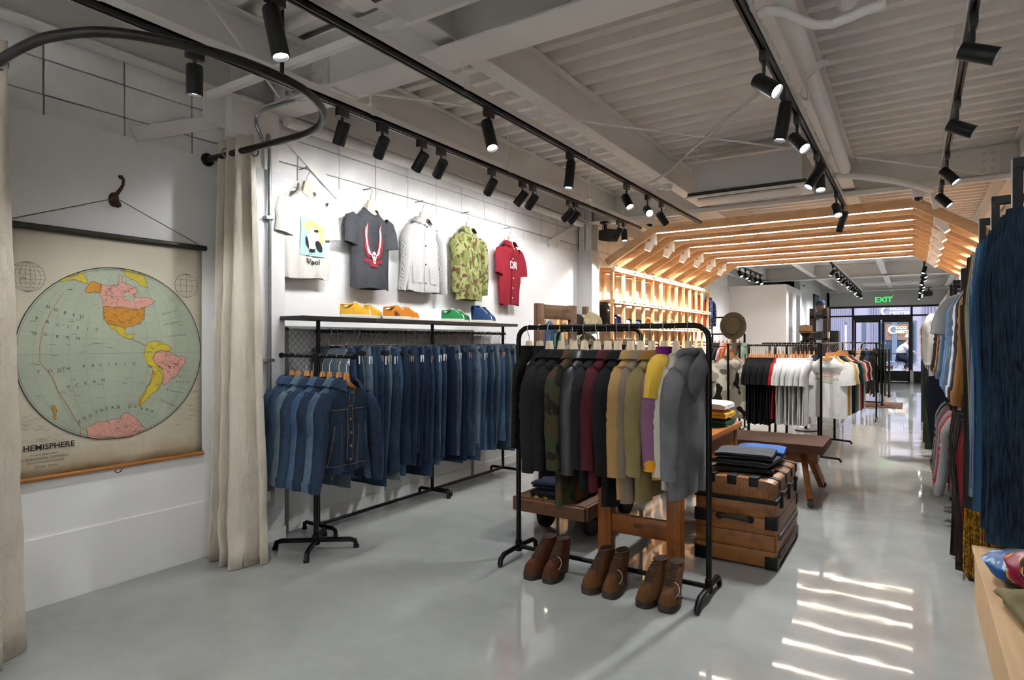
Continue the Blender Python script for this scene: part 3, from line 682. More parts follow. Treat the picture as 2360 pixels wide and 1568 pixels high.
def garment(name, label, cat, loc, rz, mt, group=None, L=.7, hw=.24, th=.05, hem=1.0, waist=1.0, sleeve='long', collar='shirt', Ls=.58, spread=.03, fwd=-.03, slope=1.0,
            cuff=None, band=None, placket=None, buttons=0, button_mt=None, pockets=(), pocket_mt=None, yoke=None, sleeve_mt=None, collar_mt=None, seed=0, fold=.014, nf=3., stitch=None, key=None, r0=.078, r1=.05):
    r = thing(name, label, cat, loc, rz, group); B = Body(L, hw, th, hem, waist, seed, fold, nf, slope=slope)
    def part(nm, mk, m, smooth=True):
        if key is not None:
            k = (key, nm)
            if k not in _gm: _gm[k] = mk().mesh(nm, m, smooth, 0, 60)
            return ob(nm, _gm[k], m, r)
        return ob(nm, mk(), m, r, smooth=smooth, ang=60)
    part('body', B.mesh, mt)
    if sleeve != 'none':
        for s in (-1, 1):
            k = (key, 'sleeve', s)
            if key is None or k not in _gm:
                me = sleeve_mb(B, s, sleeve, Ls, spread, fwd, r0, r1, seed + s).mesh('sleeve', sleeve_mt or mt, True, 0, 60)
                if key is not None: _gm[k] = me
            else: me = _gm[k]
            ob('sleeve', me, sleeve_mt or mt, r)
    if collar: part('collar', lambda: collar_mb(B, collar), collar_mt or mt)
    if sleeve == 'long' and key is None:
        for s in (-1, 1): ob('shoulder_seam', MB().tube([(s*(hw*.83 + .055*math.sin(a)*.35), (.044)*math.cos(a), -.112 + .056*math.sin(a)) for a in [2*PI*i/16 for i in range(16)]], .0035, 5, closed=True), sleeve_mt or mt, r)
    if cuff and sleeve == 'long':
        for s in (-1, 1):
            z = -.075 - Ls; x = B.hw + .012 + spread
            ob('cuff', MB().tube([(s*(x - .003), fwd, z + .05), (s*x, fwd, z + .03), (s*(x + .001), fwd, z - .012)], [r1 * .68, r1 * .66, r1 * .6], 14, False, [r1 * 1.06, r1 * 1.02, r1 * .95], start=(1, 0, 0)), cuff, r)
    if band: ob('hem_band', ring_at(B, -L - .006, -L + .045, .004), band, r)
    if placket:
        ob('placket', cpoly([rect(-.017, .017, -L + .005, -.03)], lambda x, z: B.front(x, z, .006), .04), placket, r)
        if buttons:
            bmesh_ = MB().lathe([(.009, 0), (.009, .003), (.006, .005), (.001, .0045)], 10).mesh('button', button_mt or BLACK)
            for i in range(buttons):
                o = ob('button', bmesh_, None, r); o.location = B.front(0, -.06 - (L - .14) * i / max(1, buttons - 1), .006); o.rotation_euler = (R(90), 0, 0)
    for (x, z, w, h, pt) in pockets:
        ob('pocket', cpoly([[(x-w/2, z), (x+w/2, z), (x+w/2, z-h*.8), (x, z-h) if pt else (x+w/2*.8, z-h), (x-w/2, z-h*.8) if pt else (x-w/2*.8, z-h)]], lambda a, b: B.front(a, b, .007), .04), pocket_mt or mt, r)
    if yoke: ob('yoke', cpoly([rect(-hw*.8, hw*.8, -.17, -.09)], lambda a, b: B.front(a, b, .004), .04), yoke, r)
    if stitch:
        m = MB()
        for pts in stitch: m.line2([(pts[0][0] + (pts[-1][0] - pts[0][0]) * q / 14, pts[0][1] + (pts[-1][1] - pts[0][1]) * q / 14) for q in range(15)], .0026, lambda a, b: B.front(a, b, .006))
        ob('stitching', m, plain('#9a7f5a', .8), r, smooth=False)['kind'] = 'stuff'
    return r, B

# hangers ------------------------------------------------------------
HZ = .17      # height of the rail axis above a hanger's origin
def hook_pts(z0): return [(0, 0, z0), (0, 0, .112), (.012, 0, .128), (.022, 0, .145), (.0245, 0, .165), (.018, 0, .183), (0, 0, .191), (-.018, 0, .184), (-.025, 0, .167)]
_hk = MB().tube(hook_pts(.05), .0022, 6).mesh('hook', CHROME)
def _arch(neckw, neckh, span, drop, t, th):
    top = [(-neckw*.6, neckh), (-neckw, 0), (-span*.5, -drop*.3), (-span, -drop)]; bot = [(-span - .004, -drop - t*.8), (-span*.5, -drop*.3 - t), (0, -t*.6)]
    poly = top[::-1]; poly = [(-span, -drop), (-span*.5, -drop*.42), (-neckw*1.25, -.008), (-neckw*.6, neckh), (neckw*.6, neckh), (neckw*1.25, -.008), (span*.5, -drop*.42), (span, -drop), (span + .004, -drop - t*.7), (span*.5, -drop*.42 - t), (0, -t*1.1), (-span*.5, -drop*.42 - t), (-span - .004, -drop - t*.7)]
    return poly
def hanger_mesh(kind):
    poly = {'pale': _arch(.036, .08, .145, .075, .028, .02), 'amber': _arch(.022, .06, .15, .078, .028, .012)}[kind]
    th = {'pale': .014, 'amber': .009}[kind]
    return MB().prism(poly, -th, th, lambda a, b, h: (a, h, b)).mesh('hanger_body', {'pale': PALEWOOD, 'amber': AMBER}[kind], True, .003)
_hb = {k: hanger_mesh(k) for k in ('pale', 'amber')}
def hanger(kind, label, loc, rz, group):
    r = thing('clothes_hanger', label, 'hanger', loc, rz, group); ob('hanger_body', _hb[kind], None, r); ob('hook', _hk, None, r); return r
_cb = MB().tube([(-.16, 0, .0), (-.15, 0, .008), (0, 0, .012), (.15, 0, .008), (.16, 0, 0)], .003, 6).mesh('bar', CHROME)
_ck = MB().tube([(x, y, z - .045 if i > 0 else z) for i, (x, y, z) in enumerate(hook_pts(.012))], .002, 6).mesh('hook', CHROME)
_cc = MB().box(-.014, .014, -.009, .009, -.035, .012).mesh('clip', metal('#8f9193', .3), True, .002)
def clip_hanger(label, loc, rz, group):
    r = thing('clip_hanger', label, 'hanger', loc, rz, group); ob('bar', _cb, None, r); ob('hook', _ck, None, r)
    for s in (-1, 1): ob('clip', _cc, None, r, (s * .14, 0, -.005))
    return r

# jeans --------------------------------------------------------------
def jeans_meshes(seed, L=1.03, wst=.2, thigh=.115, hemw=.095, t=.017):
    rnd = random.Random(seed); sw = rnd.uniform(-.03, .03); tw = rnd.uniform(-.25, .25); mb = MB()
    def hipw(z): return wst + (.225 - wst) * min(1, -z / .2)
    zs = [0, -.04, -.1, -.17, -.24]
    def hp(u, v):
        z = zs[int(round(v * 4))]; a = 2*PI*u; w = hipw(z); return Vector((w * spow(math.cos(a), .8), (t + .006*min(1, -z/.1)) * spow(math.sin(a), .8) + .004*noise.noise(Vector((u*8, z*9, seed))), z))
    mb.grid(hp, 24, 5, cu=True)
    N = 13
    for s in (-1, 1):
        pts, rx, ry = [], [], []
        for i in range(N):
            k = i / (N - 1); z = -.22 - (L - .22) * k
            x = s * (.112 - .012 * k) + sw * k * k * 1.2 + .008 * noise.noise(Vector((k*3, s, seed))); y = .012 * noise.noise(Vector((k*3, s*2, seed+5.))) + s * tw * .03 * k
            pts.append((x, y, z)); rx.append((thigh + (hemw - thigh) * k) * (1 + .05*noise.noise(Vector((k*8, s*4., seed))))); ry.append(t * (1.05 + .35 * noise.noise(Vector((k*6, s*7., seed)))) )
        mb.tube(pts, rx, 12, False, ry, start=(1, 0, 0))
    seam = []
    for s in (-1, 1):
        seam.append(MB().tube([(s * hipw(z) * 1.003, 0, z) for z in zs] + [(s * (.112 - .012*k) + sw*k*k*1.2 + s*(thigh + (hemw-thigh)*k)*1.0, s*tw*.03*k, -.22 - (L-.22)*k) for k in (.15, .4, .7, 1)], .0035, 5).mesh('outseam'))
    wb = MB().grid(lambda u, v: Vector((wst*1.02*spow(math.cos(2*PI*u), .8), (t + .004)*spow(math.sin(2*PI*u), .8), .003 - .042*v)), 24, 3, cu=True)
    hm = []
    for s in (-1, 1):
        x = s * .1 + sw * 1.2; hm.append(MB().tube([(x, s*tw*.03, -L + .03), (x, s*tw*.03, -L - .003)], [hemw*1.03]*2, 12, False, [t*1.25]*2, start=(1, 0, 0)).mesh('hem'))
    return dict(legs=mb.mesh('legs', None, True, 0, 60), seam=seam, waistband=wb.mesh('waistband', None, True, 0, 60), hem=hm)
JV = [jeans_meshes(i, 1.0 + .03 * (i % 4), .195 + .006 * (i % 3), .112 + .006 * (i % 3), .088 + .009 * (i % 4)) for i in range(8)]
_tagm = MB().box(-.0025, .0025, -.016, .016, -.075, -.02).tube([(0, 0, 0), (0, .002, -.022)], .0012, 4).mesh('price_tag', TAGP, False)
_tagw = MB().box(-.0025, .0025, -.018, .018, -.085, -.02).tube([(0, 0, 0), (0, .002, -.022)], .0012, 4).mesh('price_tag', plain('#e8e6e0', .7), False)
_sec = MB().lathe([(.017, -.008), (.02, 0), (.017, .008)], 12, Matrix.Rotation(R(90), 4, 'Y')).mesh('security_tag', BLACK)
def jeans(label, loc, rz, mt, var, group, tagk=0, sec=False, name='jeans'):
    r = thing(name, label, 'jeans', loc, rz, group); V = JV[var]
    ob('legs', V['legs'], mt, r); ob('waistband', V['waistband'], mt, r); [ob('outseam', q, mt, r) for q in V['seam']]
    for h in V['hem']: ob('hem', h, mt, r)
    if tagk: ob('price_tag', _tagw if tagk == 2 else _tagm, None, r, (.205, 0, -.05))
    if sec: ob('security_tag', _sec, None, r, (.215, 0, -.04))
    return r

# folded clothes ------------------------------------------------------
def folded(name, label, cat, loc, rz, mt, w=.3, d=.28, layers=3, t=.016, group=None, seed=0):
    rnd = random.Random(seed); r = thing(name, label, cat, loc, rz, group)
    path = []; z = t * .62
    for i in range(layers):
        xs = (-d/2, d/2) if i % 2 == 0 else (d/2, -d/2); e = .012 * rnd.uniform(-1, 1)
        for k in range(7): q = k / 6; path.append((xs[0] + (xs[1]-xs[0]) * q * (1 + e), z + .004*math.sin(q*9 + seed + i)))
        if i < layers - 1:
            s = 1 if i % 2 == 0 else -1
            for a in (.25, .5, .75): path.append((xs[1]*(1+e) + s * t*.55*math.sin(PI*a), z + t*1.12*a))
        z += t * 1.12
    mb = MB(); n = len(path); NU = 9
    def nrm(i):
        a, b = path[max(0, i-1)], path[min(n-1, i+1)]; dx, dz = b[0]-a[0], b[1]-a[1]; L = math.hypot(dx, dz) or 1; return -dz/L, dx/L
    outl = [(path[i][0] + nrm(i)[0]*t*.5, path[i][1] + nrm(i)[1]*t*.5) for i in range(n)] + [(path[i][0] - nrm(i)[0]*t*.5, path[i][1] - nrm(i)[1]*t*.5) for i in range(n-1, -1, -1)]
    m = len(outl)
    def fn(u, v):
        x, zz = outl[int(round(u * m)) % m]; y = -w/2 + w * v; ed = 1 - abs(2*v - 1) ** 6 * .25
        return Vector((x + .008*noise.noise(Vector((y*9, zz*40, seed))), y + .006*noise.noise(Vector((x*14, zz*90, seed+3.))), max(.001, zz * ed + .005*noise.noise(Vector((x*8, y*8, seed+7.))) * min(1, zz/.02))))
    mb.grid(fn, m, NU, cu=True)
    mb.add([fn(u/m, 0) for u in range(m)], [tuple(range(m))]); mb.add([fn(u/m, 1) for u in range(m)], [tuple(range(m))])
    ob('folded_cloth', mb, mt, r, ang=70); return r, z

# shoes ---------------------------------------------------------------
def shoe_parts(kind):
    """toe points to -y; returns meshes; sole outline is a real shoe last"""
    Lh = {'low': .29, 'high': .29, 'boot': .285, 'tall': .29}[kind]; st = {'low': .028, 'high': .03, 'boot': .022, 'tall': .03}[kind]
    def hw(k): # half width along 0 toe .. 1 heel
        return .001 + .05 * (math.sin(PI * min(1, max(0, k)) ** .62) ** .55) * (1.0 if k < .45 else (1 - .28 * min(1, (k - .45) / .3)))
    ks = [0, .015, .05, .12, .22, .35, .48, .62, .76, .88, .96, .99, 1.0]
    out = [(hw(k), -Lh/2 + Lh*k) for k in ks] + [(-hw(k), -Lh/2 + Lh*k) for k in ks[::-1]]
    e = .004
    sole = MB().prism([(x * (1 + e/.05), y) for x, y in out], 0, st, lambda a, b, h: (a, b, h))
    if kind in ('boot', 'tall'): sole.prism([(x * 1.05, y) for x, y in out if y > Lh*.2], -.018, .0, lambda a, b, h: (a, b, h)).prism([(x * 1.05, y) for x, y in out if y < Lh*.08], -.018, .0, lambda a, b, h: (a, b, h))
    hts = {'low': [.028, .045, .056, .06, .066, .085, .106, .096, .07, .068, .08, .084, .08], 'high': [.03, .045, .058, .066, .08, .1, .125, .145, .15, .15, .15, .15, .15], 'boot': [.03, .05, .066, .072, .082, .105, .14, .17, .172, .172, .172, .172, .17], 'tall': [.03, .05, .066, .072, .082, .11, .19, .3, .33, .33, .33, .33, .33]}[kind]
    up = MB(); N = 12
    def fn(u, v):
        i = int(round(v * (len(ks) - 1))); k = ks[i]; a = PI * u; h = hts[i]; w = hw(k)
        if k > .4 and kind != 'low': w2 = .036 if kind != 'tall' else .05
        else: w2 = w * .62
        zc = math.sin(a) ** (.55 if k < .45 else .3); ww = w * (1 - zc) + w2 * zc
        return Vector((ww * spow(math.cos(a), .75), -Lh/2 + Lh * k + (-.012 * zc if k > .9 and kind != 'low' else 0), st + (h - st * .3) * zc))
    up.grid(fn, N, len(ks))
    topk = [i for i, k in enumerate(ks) if k > .45]
    if kind in ('boot', 'tall', 'high'):   # dark opening on top
        op = MB().add([Vector((x * .032, y, hts[8] + st * .72)) for x, y in [(math.cos(a), -Lh/2 + Lh * (.79 + .17 * math.sin(a))) for a in [2*PI*i/14 for i in range(14)]]], [tuple(range(14))])
        rim = MB().tube([Vector((math.cos(a) * .034, -Lh/2 + Lh * (.79 + .185 * math.sin(a)), hts[8] + st * .72)) for a in [2*PI*i/14 for i in range(14)]], .004, 6, closed=True)
    else:
        op = MB().add([Vector((math.cos(a) * .027, -Lh/2 + Lh * (.77 + .17 * math.sin(a)), .083 + st * .7 + .014*max(0, -math.sin(a)))) for a in [2*PI*i/14 for i in range(14)]], [tuple(range(14))])
        rim = MB().tube([Vector((math.cos(a) * .03, -Lh/2 + Lh * (.77 + .185 * math.sin(a)), .084 + st * .7 + .014*max(0, -math.sin(a)))) for a in [2*PI*i/14 for i in range(14)]], .005, 6, closed=True)
    lace = MB(); n = 5 if kind == 'low' else 7; k1 = .54 if kind == 'low' else .6
    def ridge(k):
        j = 0
        while j < len(ks) - 2 and ks[j+1] < k: j += 1
        q = (k - ks[j]) / (ks[j+1] - ks[j]); return st + (hts[j] + (hts[j+1] - hts[j]) * q) - st * .3
    for i in range(n):
        k = .26 + (k1 - .26) * i / (n - 1); z = ridge(k) + .003; y = -Lh/2 + Lh * k
        lace.tube([(-.024, y + .004, z - .008), (0, y - .004, z + .003), (.024, y + .004, z - .008)], .0045, 5); 
        if i: lace.tube([(-.02, y, z - .006), (.02, y - Lh*.035, z - .012)], .0028, 5)
    if kind in ('low', 'high'): lace.tube([(0, -Lh/2 + Lh*k1, ridge(k1) + .004), (.02, -Lh/2 + Lh*k1 - .01, ridge(k1) + .012), (.035, -Lh/2 + Lh*k1 - .03, ridge(k1) - .01)], .0025, 5)
    cap = MB().grid(lambda u, v: fn(u, v * 3 / (len(ks) - 1)) * 1.0 + Vector((0, -.0015, .0025)), N, 4)
    side = MB()
    for s in (-1, 1):
        for dk in (0, .07): side.add([(s*.0475, -Lh/2 + Lh*(.5 + dk), .035), (s*.0455, -Lh/2 + Lh*(.545 + dk), .035), (s*.039, -Lh/2 + Lh*(.62 + dk), .072), (s*.0385, -Lh/2 + Lh*(.575 + dk), .072)], [(0, 1, 2, 3)])
    pull = MB().tube([(.0, Lh/2 - .008, hts[-1] + st*.4), (0, Lh/2 + .012, hts[-1] + st*.55), (0, Lh/2 + .002, hts[-1] + st*.9)], .004, 6)
    return dict(sole=sole.mesh('sole', None, True, .003), upper=up.mesh('upper', None, True, 0, 70), lining=op.mesh('lining'), rim=rim.mesh('rim'), laces=lace.mesh('laces'), toe_cap=cap.mesh('toe_cap', None, True, 0, 70), stripe=side.mesh('stripe', None, False), pull=pull.mesh('pull_loop'))
SP = {k: shoe_parts(k) for k in ('low', 'high', 'boot', 'tall')}
def shoe(kind, name, label, loc, rz, upper, sole, lace, cap=None, stripe=None, group=None, lining=None, scale=1.):
    r = thing(name, label, 'shoe' if kind in ('low', 'high') else 'boot', loc, rz, group); P = SP[kind]; r.scale = (scale,) * 3
    ob('sole', P['sole'], sole, r); ob('upper', P['upper'], upper, r); ob('lining', P['lining'], lining or plain('#2a211b', .9), r); ob('rim', P['rim'], upper, r); ob('laces', P['laces'], lace, r)
    if cap: ob('toe_cap', P['toe_cap'], cap, r)
    if stripe: ob('stripe', P['stripe'], stripe, r)
    if kind == 'boot': ob('pull_loop', P['pull'], upper, r)
    return r
# ================================================================ FITTING CORNER: RAIL, CURTAINS, MAP
CANVAS = cloth('#d6cbb9', .06, 3, .9, .5, 300, '#e3dacb')
ZR = 2.75
rp = [(-4.1, 1.08), (-3.7, 1.07), (-3.4, 1.06), (-3.12, 1.07), (-2.95, 1.1), (-2.74, 1.2), (-2.6, 1.4), (-2.52, 1.66), (-2.53, 1.94), (-2.6, 2.12), (-2.72, 2.28), (-2.9, 2.4), (-3.1, 2.45), (-3.4, 2.45), (-3.75, 2.44), (-4.1, 2.43)]
cr = thing('curtain_rail', 'bent black steel pipe rail curving out around the fitting corner', 'curtain rail', (-2.54, 1.9, ZR))
def dense(pts, n=4):
    o = []
    for i in range(len(pts) - 1):
        p = [Vector(pts[max(0, i-1)]), Vector(pts[i]), Vector(pts[i+1]), Vector(pts[min(len(pts)-1, i+2)])]
        for k in range(n):
            t = k / n; o.append(.5 * ((2*p[1]) + (-p[0]+p[2])*t + (2*p[0]-5*p[1]+4*p[2]-p[3])*t*t + (-p[0]+3*p[1]-3*p[2]+p[3])*t**3))
    return o + [Vector(pts[-1])]
ob('pipe', MB().tube([Vector((x + 2.54, y - 1.9, 0)) for x, y in dense(rp)], .021, 12), plain('#2a2827', .4, .75, .35, 12), cr)
ob('hanger_rod', MB().tube([(0, -.02, .02), (0, -.02, ZD - ZR)], .01, 8), BLACKM, cr)
for x, y in ((-4.1, 1.08), (-4.1, 2.43)): ob('wall_flange', MB().lathe([(.045, 0), (.045, .008), (.028, .02)], 16, Matrix.Translation((x + 2.54, y - 1.9, 0)) @ Matrix.Rotation(R(90), 4, 'Y')), PIPE, cr)
def curtain(label, x0, x1, yc, amp0, amp1, nf, seed, ztop=2.84, grow=0.):
    rnd = random.Random(seed); r = thing('canvas_curtain', label, 'curtain', ((x0+x1)/2, yc, 0)); NU, NV = nf * 14 + 1, 26
    ph = [rnd.uniform(-.7, .7) for _ in range(nf + 2)]; am = [rnd.uniform(.55, 1.15) for _ in range(nf + 2)]
    def fn(u, v):
        z = ztop * (1 - v); k = v ** .8; i = min(nf - 1, int(u * nf)); am_ = am[i] + (am[i+1] - am[i]) * (u * nf - i)
        a = (amp0 + (amp1 - amp0) * k) * am_; xx = x0 + (x1 - x0) * u + grow * (u - .5) * k * .6 + .012 * math.sin(u * 40) * k
        w = math.sin(2*PI*u*nf/2 + ph[i] * .5 * k); y = spow(w, .75) * a + .012 * k * noise.noise(Vector((u*14, v*7, seed))) + .016 * k * noise.noise(Vector((u*5, v*13, seed+4.)))
        return Vector((xx - (x0+x1)/2, y, max(.004, z + (.01 * math.sin(u*20) if v == 1 else 0))))
    o = ob('cloth', MB().grid(fn, NU, NV), CANVAS, r, ang=80); sm = o.modifiers.new('thick', 'SOLIDIFY'); sm.thickness = .003
    h = ob('hem', MB().grid(lambda u, v: fn(u, .955 + .045 * v) + Vector((0, -.004, 0)), NU, 3), CANVAS, r, ang=80)
    for u in (.1, .5, .98):
        p = fn(u, (ztop - ZR) / ztop); ob('grommet', MB().tube([p + Vector((0 if u < .9 else .005, .03*math.cos(a), .03*math.sin(a))) for a in [2*PI*i/14 for i in range(14)]], .006, 6, closed=True), metal('#8b8d8e', .3), r)
    return r
curtain('canvas curtain bunched beside the column, right of the map', -4.03, -3.66, 2.46, .05, .14, 7, 11, 2.86, .12)
curtain('canvas curtain cut off by the left edge, left of the map', -4.06, -3.45, 1.1, .05, .22, 6, 23, 2.86)

XM = XL + .016
def mw(px, py): p = onx(px / 1568 * 620, 500 + py / 1568 * 620, XM); return (p.y, p.z)
def mwl(L): return [mw(*p) for p in L]
MY0, MY1, MZ0, MZ1 = 1.30, 2.385, .735, 2.11
wm = thing('hanging_map', 'old hanging school wall map of the western hemisphere', 'map', (XM, 1.85, .72))
def onmap(k): return lambda a, b: Vector((k * .0006, a - 1.85, b - .72))
t = NT('aged_paper'); co = t.co(); n1 = t.noise(co, 2.2, 6, .6); n2 = t.noise(co, 9, 6, .7)
gz = t.n('ShaderNodeSeparateXYZ'); t.l(t.tc.outputs['Object'], gz.inputs[0])
base = t.mix(t.ramp(n1, [(.35, (0, 0, 0)), (.8, (.6, .6, .6))]), lin('#cbc3b0'), lin('#bfb296'))
st = t.n('ShaderNodeMath', operation='MULTIPLY_ADD'); t.l(n2, st.inputs[0]); st.inputs[1].default_value = .35; t.l(gz.outputs['Z'], st.inputs[2])
t.base(t.mix(t.ramp(st.outputs[0], [(.16, (.75, .75, .75)), (.36, (0, 0, 0))]), base, lin('#a68a5e'))); t.bump(n2, .25, .006); PAPER = t.fin(.7, 0, .3)
def sheetpt(a, b): return Vector((.0 + .006 * math.exp(-((b - .735) / .1) ** 2) * math.sin(a * 14), a - 1.85, b - .72))
o = ob('paper_sheet', MB().grid(lambda u, v: sheetpt(MY0 + (MY1-MY0)*u, MZ0 + (MZ1-MZ0)*v) - Vector((.0035, 0, 0)), 20, 24), PAPER, wm, ang=80); s_ = o.modifiers.new('thick', 'SOLIDIFY'); s_.thickness = .0012
CC = (1.852, 1.419); RR = .523
ink = plain('#2f2d2b', .8); circ = [(CC[0] + RR*math.cos(2*PI*i/72), CC[1] + RR*math.sin(2*PI*i/72)) for i in range(73)]
ob('sea', MB().flat(circ[:-1], onmap(1)), plain('#a9b09c', .75, 0, .09, 4), wm, smooth=False)
lands = {'#c98a2b': [[(600,527),(700,530),(800,545),(845,525),(842,560),(830,600),(808,628),(790,632),(740,640),(728,655),(700,640),(660,632),(630,625),(612,605),(598,570)], [(515,390),(545,378),(590,392),(585,445),(560,440),(530,445),(500,440),(498,425)], [(812,1105),(808,1080),(850,1010),(880,940),(892,895),(900,905),(880,960),(850,1030)], [(300,1100),(320,1105),(328,1140),(325,1185),(312,1180),(315,1140)]],
 '#d69a8b': [[(585,400),(640,405),(690,395),(690,340),(710,350),(710,385),(740,395),(790,420),(800,440),(775,455),(790,475),(850,470),(905,495),(880,510),(850,525),(800,545),(700,530),(600,527),(597,490),(575,450)], [(905,790),(985,785),(1000,800),(1080,825),(1075,855),(1045,890),(1030,930),(990,950),(960,980),(945,975),(950,910),(940,880),(910,860),(890,830)], [(500,1235),(540,1215),(600,1195),(700,1180),(715,1150),(745,1143),(775,1165),(810,1195),(848,1238),(780,1275),(680,1292),(600,1298),(510,1285)]],
 '#cdb83a': [[(345,378),(400,350),(470,322),(495,345),(505,390),(490,388),(470,375),(420,370),(380,375)], [(712,308),(760,312),(820,335),(850,365),(862,420),(820,405),(790,375),(740,355)], [(620,615),(660,632),(700,640),(728,655),(735,690),(760,690),(785,680),(775,705),(760,710),(810,730),(850,750),(840,755),(790,728),(740,705),(690,685),(672,660),(640,650)], [(860,735),(900,725),(965,745),(1000,770),(985,788),(905,790),(890,830),(910,860),(940,880),(950,910),(943,970),(920,1000),(885,1030),(860,1060),(830,1095),(812,1105),(808,1080),(850,1010),(880,940),(890,890),(860,860),(838,815),(845,770)]]}
crnd = random.Random(9)
def coast(poly, it=3, amp=.13):
    q = list(poly)
    for _ in range(it):
        o = []
        for (a, b), (c, d) in zip(q, q[1:] + q[:1]):
            k = crnd.uniform(-amp, amp); o += [(a, b), ((a + c)/2 - (d - b)*k, (b + d)/2 + (c - a)*k)]
        q = o
    return q
lands = {h: [coast(p) for p in L] for h, L in lands.items()}
for i_, (h, L) in enumerate(lands.items()):
    for p in L: ob('land_print', MB().flat(mwl(p), onmap(2.2 + .6 * (2 - i_))), plain(h, .75, 0, .08, 9), wm, smooth=False)
ob('bay_print', MB().flat(mwl([(715,450),(745,445),(775,470),(780,500),(760,490),(735,480)]), onmap(4)), plain('#a9b09c', .75, 0, .07, 4), wm, smooth=False)
g = MB()
for l in range(-75, 90, 15): g.line2([(CC[0] + RR*(l/90)*math.sqrt(max(0, 1 - q*q)), CC[1] + RR*q) for q in [-1 + i/14 for i in range(29)]], .0012, onmap(4.2))
for l in range(-75, 90, 15):
    a = R(l); xe, ze, zm = RR*math.cos(a), RR*math.sin(a), RR*l/90; g.line2([(CC[0] + xe*q, CC[1] + zm + (ze - zm)*q*q) for q in [-1 + i/10 for i in range(21)]], .0022 if l == 0 else .0012, onmap(4.2))
ob('graticule', g, plain('#83887c', .8), wm, smooth=False)
g = MB(); g.line2(circ, .005, onmap(5)); g.line2([(CC[0] + (a - CC[0])*.978, CC[1] + (b - CC[1])*.978) for a, b in circ], .0012, onmap(5))
rnd = random.Random(5)
for poly in [p for L in lands.values() for p in L]:
    q = mwl(poly); g.line2(q + q[:1], .0014, onmap(5))
def lands_scribble(x0, x1, y0, y1, n, ln):
    for _ in range(n):
        x, y = rnd.uniform(x0, x1), rnd.uniform(y0, y1); pts = [(x, y)]
        for _k in range(3): x += rnd.uniform(-ln, ln); y += rnd.uniform(-ln, ln) * .7; pts.append((x, y))
        g.line2(mwl(pts), .0011, onmap(5))
lands_scribble(610, 830, 535, 620, 40, 22); lands_scribble(610, 790, 410, 515, 34, 24); lands_scribble(905, 1060, 800, 930, 26, 24); lands_scribble(850, 940, 740, 1000, 16, 20); lands_scribble(600, 820, 1200, 1270, 14, 24)
for i in range(46):
    x, y = rnd.uniform(95, 330), rnd.uniform(1110, 1310)
    if y - 1110 > (x - 95) * .62: g.line2(mwl([(x, y), (x + 30, y + 10), (x + 55, y - 4)]), .001, onmap(5))
for i in range(34):
    x, y = rnd.uniform(1000, 1140), rnd.uniform(990, 1215)
    if (x - 1000) / 140 + (y - 990) / 225 > .9: g.line2(mwl([(x, y), (x + 34, y - 4)]), .001, onmap(5))
for i in range(60):
    x, y = rnd.uniform(110, 1110), rnd.uniform(420, 1150)
    if not (580 < x < 920 and 380 < y < 720) and math.hypot((x - 618) / 540, (y - 798) / 508) < .93: g.line2(mwl([(x, y), (x + rnd.uniform(18, 45), y - rnd.uniform(0, 4))]), .0016, onmap(5))
for c, rx, rz, n in (((160, 350), 105, 90, 7), ((1085, 403), 67, 73, 4)):
    cc = mw(*c); rr = (mw(c[0] + rx, c[1])[0] - mw(c[0] - rx, c[1])[0]) / 2
    g.line2([(cc[0] + rr*math.cos(2*PI*i/32), cc[1] + rr*math.sin(2*PI*i/32)) for i in range(33)], .0018, onmap(5))
    for k in range(1, n): f = -1 + 2*k/n; g.line2([(cc[0] + rr*f*math.sqrt(1 - q*q), cc[1] + rr*q) for q in [-1 + i/8 for i in range(17)]], .0013, onmap(5)); g.line2([(cc[0] + rr*math.sqrt(1 - f*f)*q, cc[1] + rr*f) for q in (-1, 0, 1)], .0013, onmap(5))
    if n > 5: lands_scribble(c[0] - 60, c[0] + 60, c[1] - 50, c[1] + 50, 30, 12)
ob('ink_lines', g, ink, wm, smooth=False)
g = MB().line2(mwl([(370, 440), (300, 545), (250, 650), (230, 760), (232, 850), (300, 930), (340, 1020), (400, 1110), (425, 1160), (465, 1222), (468, 1275)]), .003, onmap(5)); ob('date_line', g, plain('#b9683f', .8), wm, smooth=False)
tx = MB()
def mtext(s, px, py, size, rot=0., bold=False):
    vs, fs = text_mesh(s, size, bold); y, z = mw(px, py); c, q = math.cos(rot), math.sin(rot)
    tx.add([onmap(6)(y + p.x*c - (p.y - size*.3)*q, z + p.x*q + (p.y - size*.3)*c) for p in vs], fs)
for w, P in (('NORTH', [(280,527),(325,545),(378,562),(428,577),(475,586)]), ('PACIFIC', [(213,597),(275,615),(337,632),(395,643),(453,651),(510,657),(563,660)]), ('OCEAN', [(200,683),(265,688),(333,700),(392,705),(453,711)]), ('SOUTH', [(222,905),(290,900),(345,893),(370,890),(395,886)]), ('PACIFIC', [(487,873),(540,870),(585,866),(632,864),(675,863),(727,861),(782,859)]), ('OCEAN', [(397,993),(447,983),(497,972),(548,963),(600,953)]), ('SOUTHERN', [(463,1195),(490,1177),(525,1160),(560,1142),(590,1130),(620,1120),(655,1113),(688,1110)]), ('OCEAN', [(755,1110),(790,1108),(825,1118),(855,1125),(885,1135)])):
    for ch, p in zip(w, P): mtext(ch, p[0], p[1], .026)
for s, x, y, rot in (('NORTH', 985, 560, .3), ('ATLANTIC', 1005, 622, .22), ('OCEAN', 1037, 693, .1), ('SOUTH', 1065, 965, -.12), ('ATLANTIC', 1018, 1020, -.3), ('OCEAN', 973, 1085, -.5)): mtext('  '.join(s) if len(s) < 7 else ' '.join(s), x, y, .017, rot)
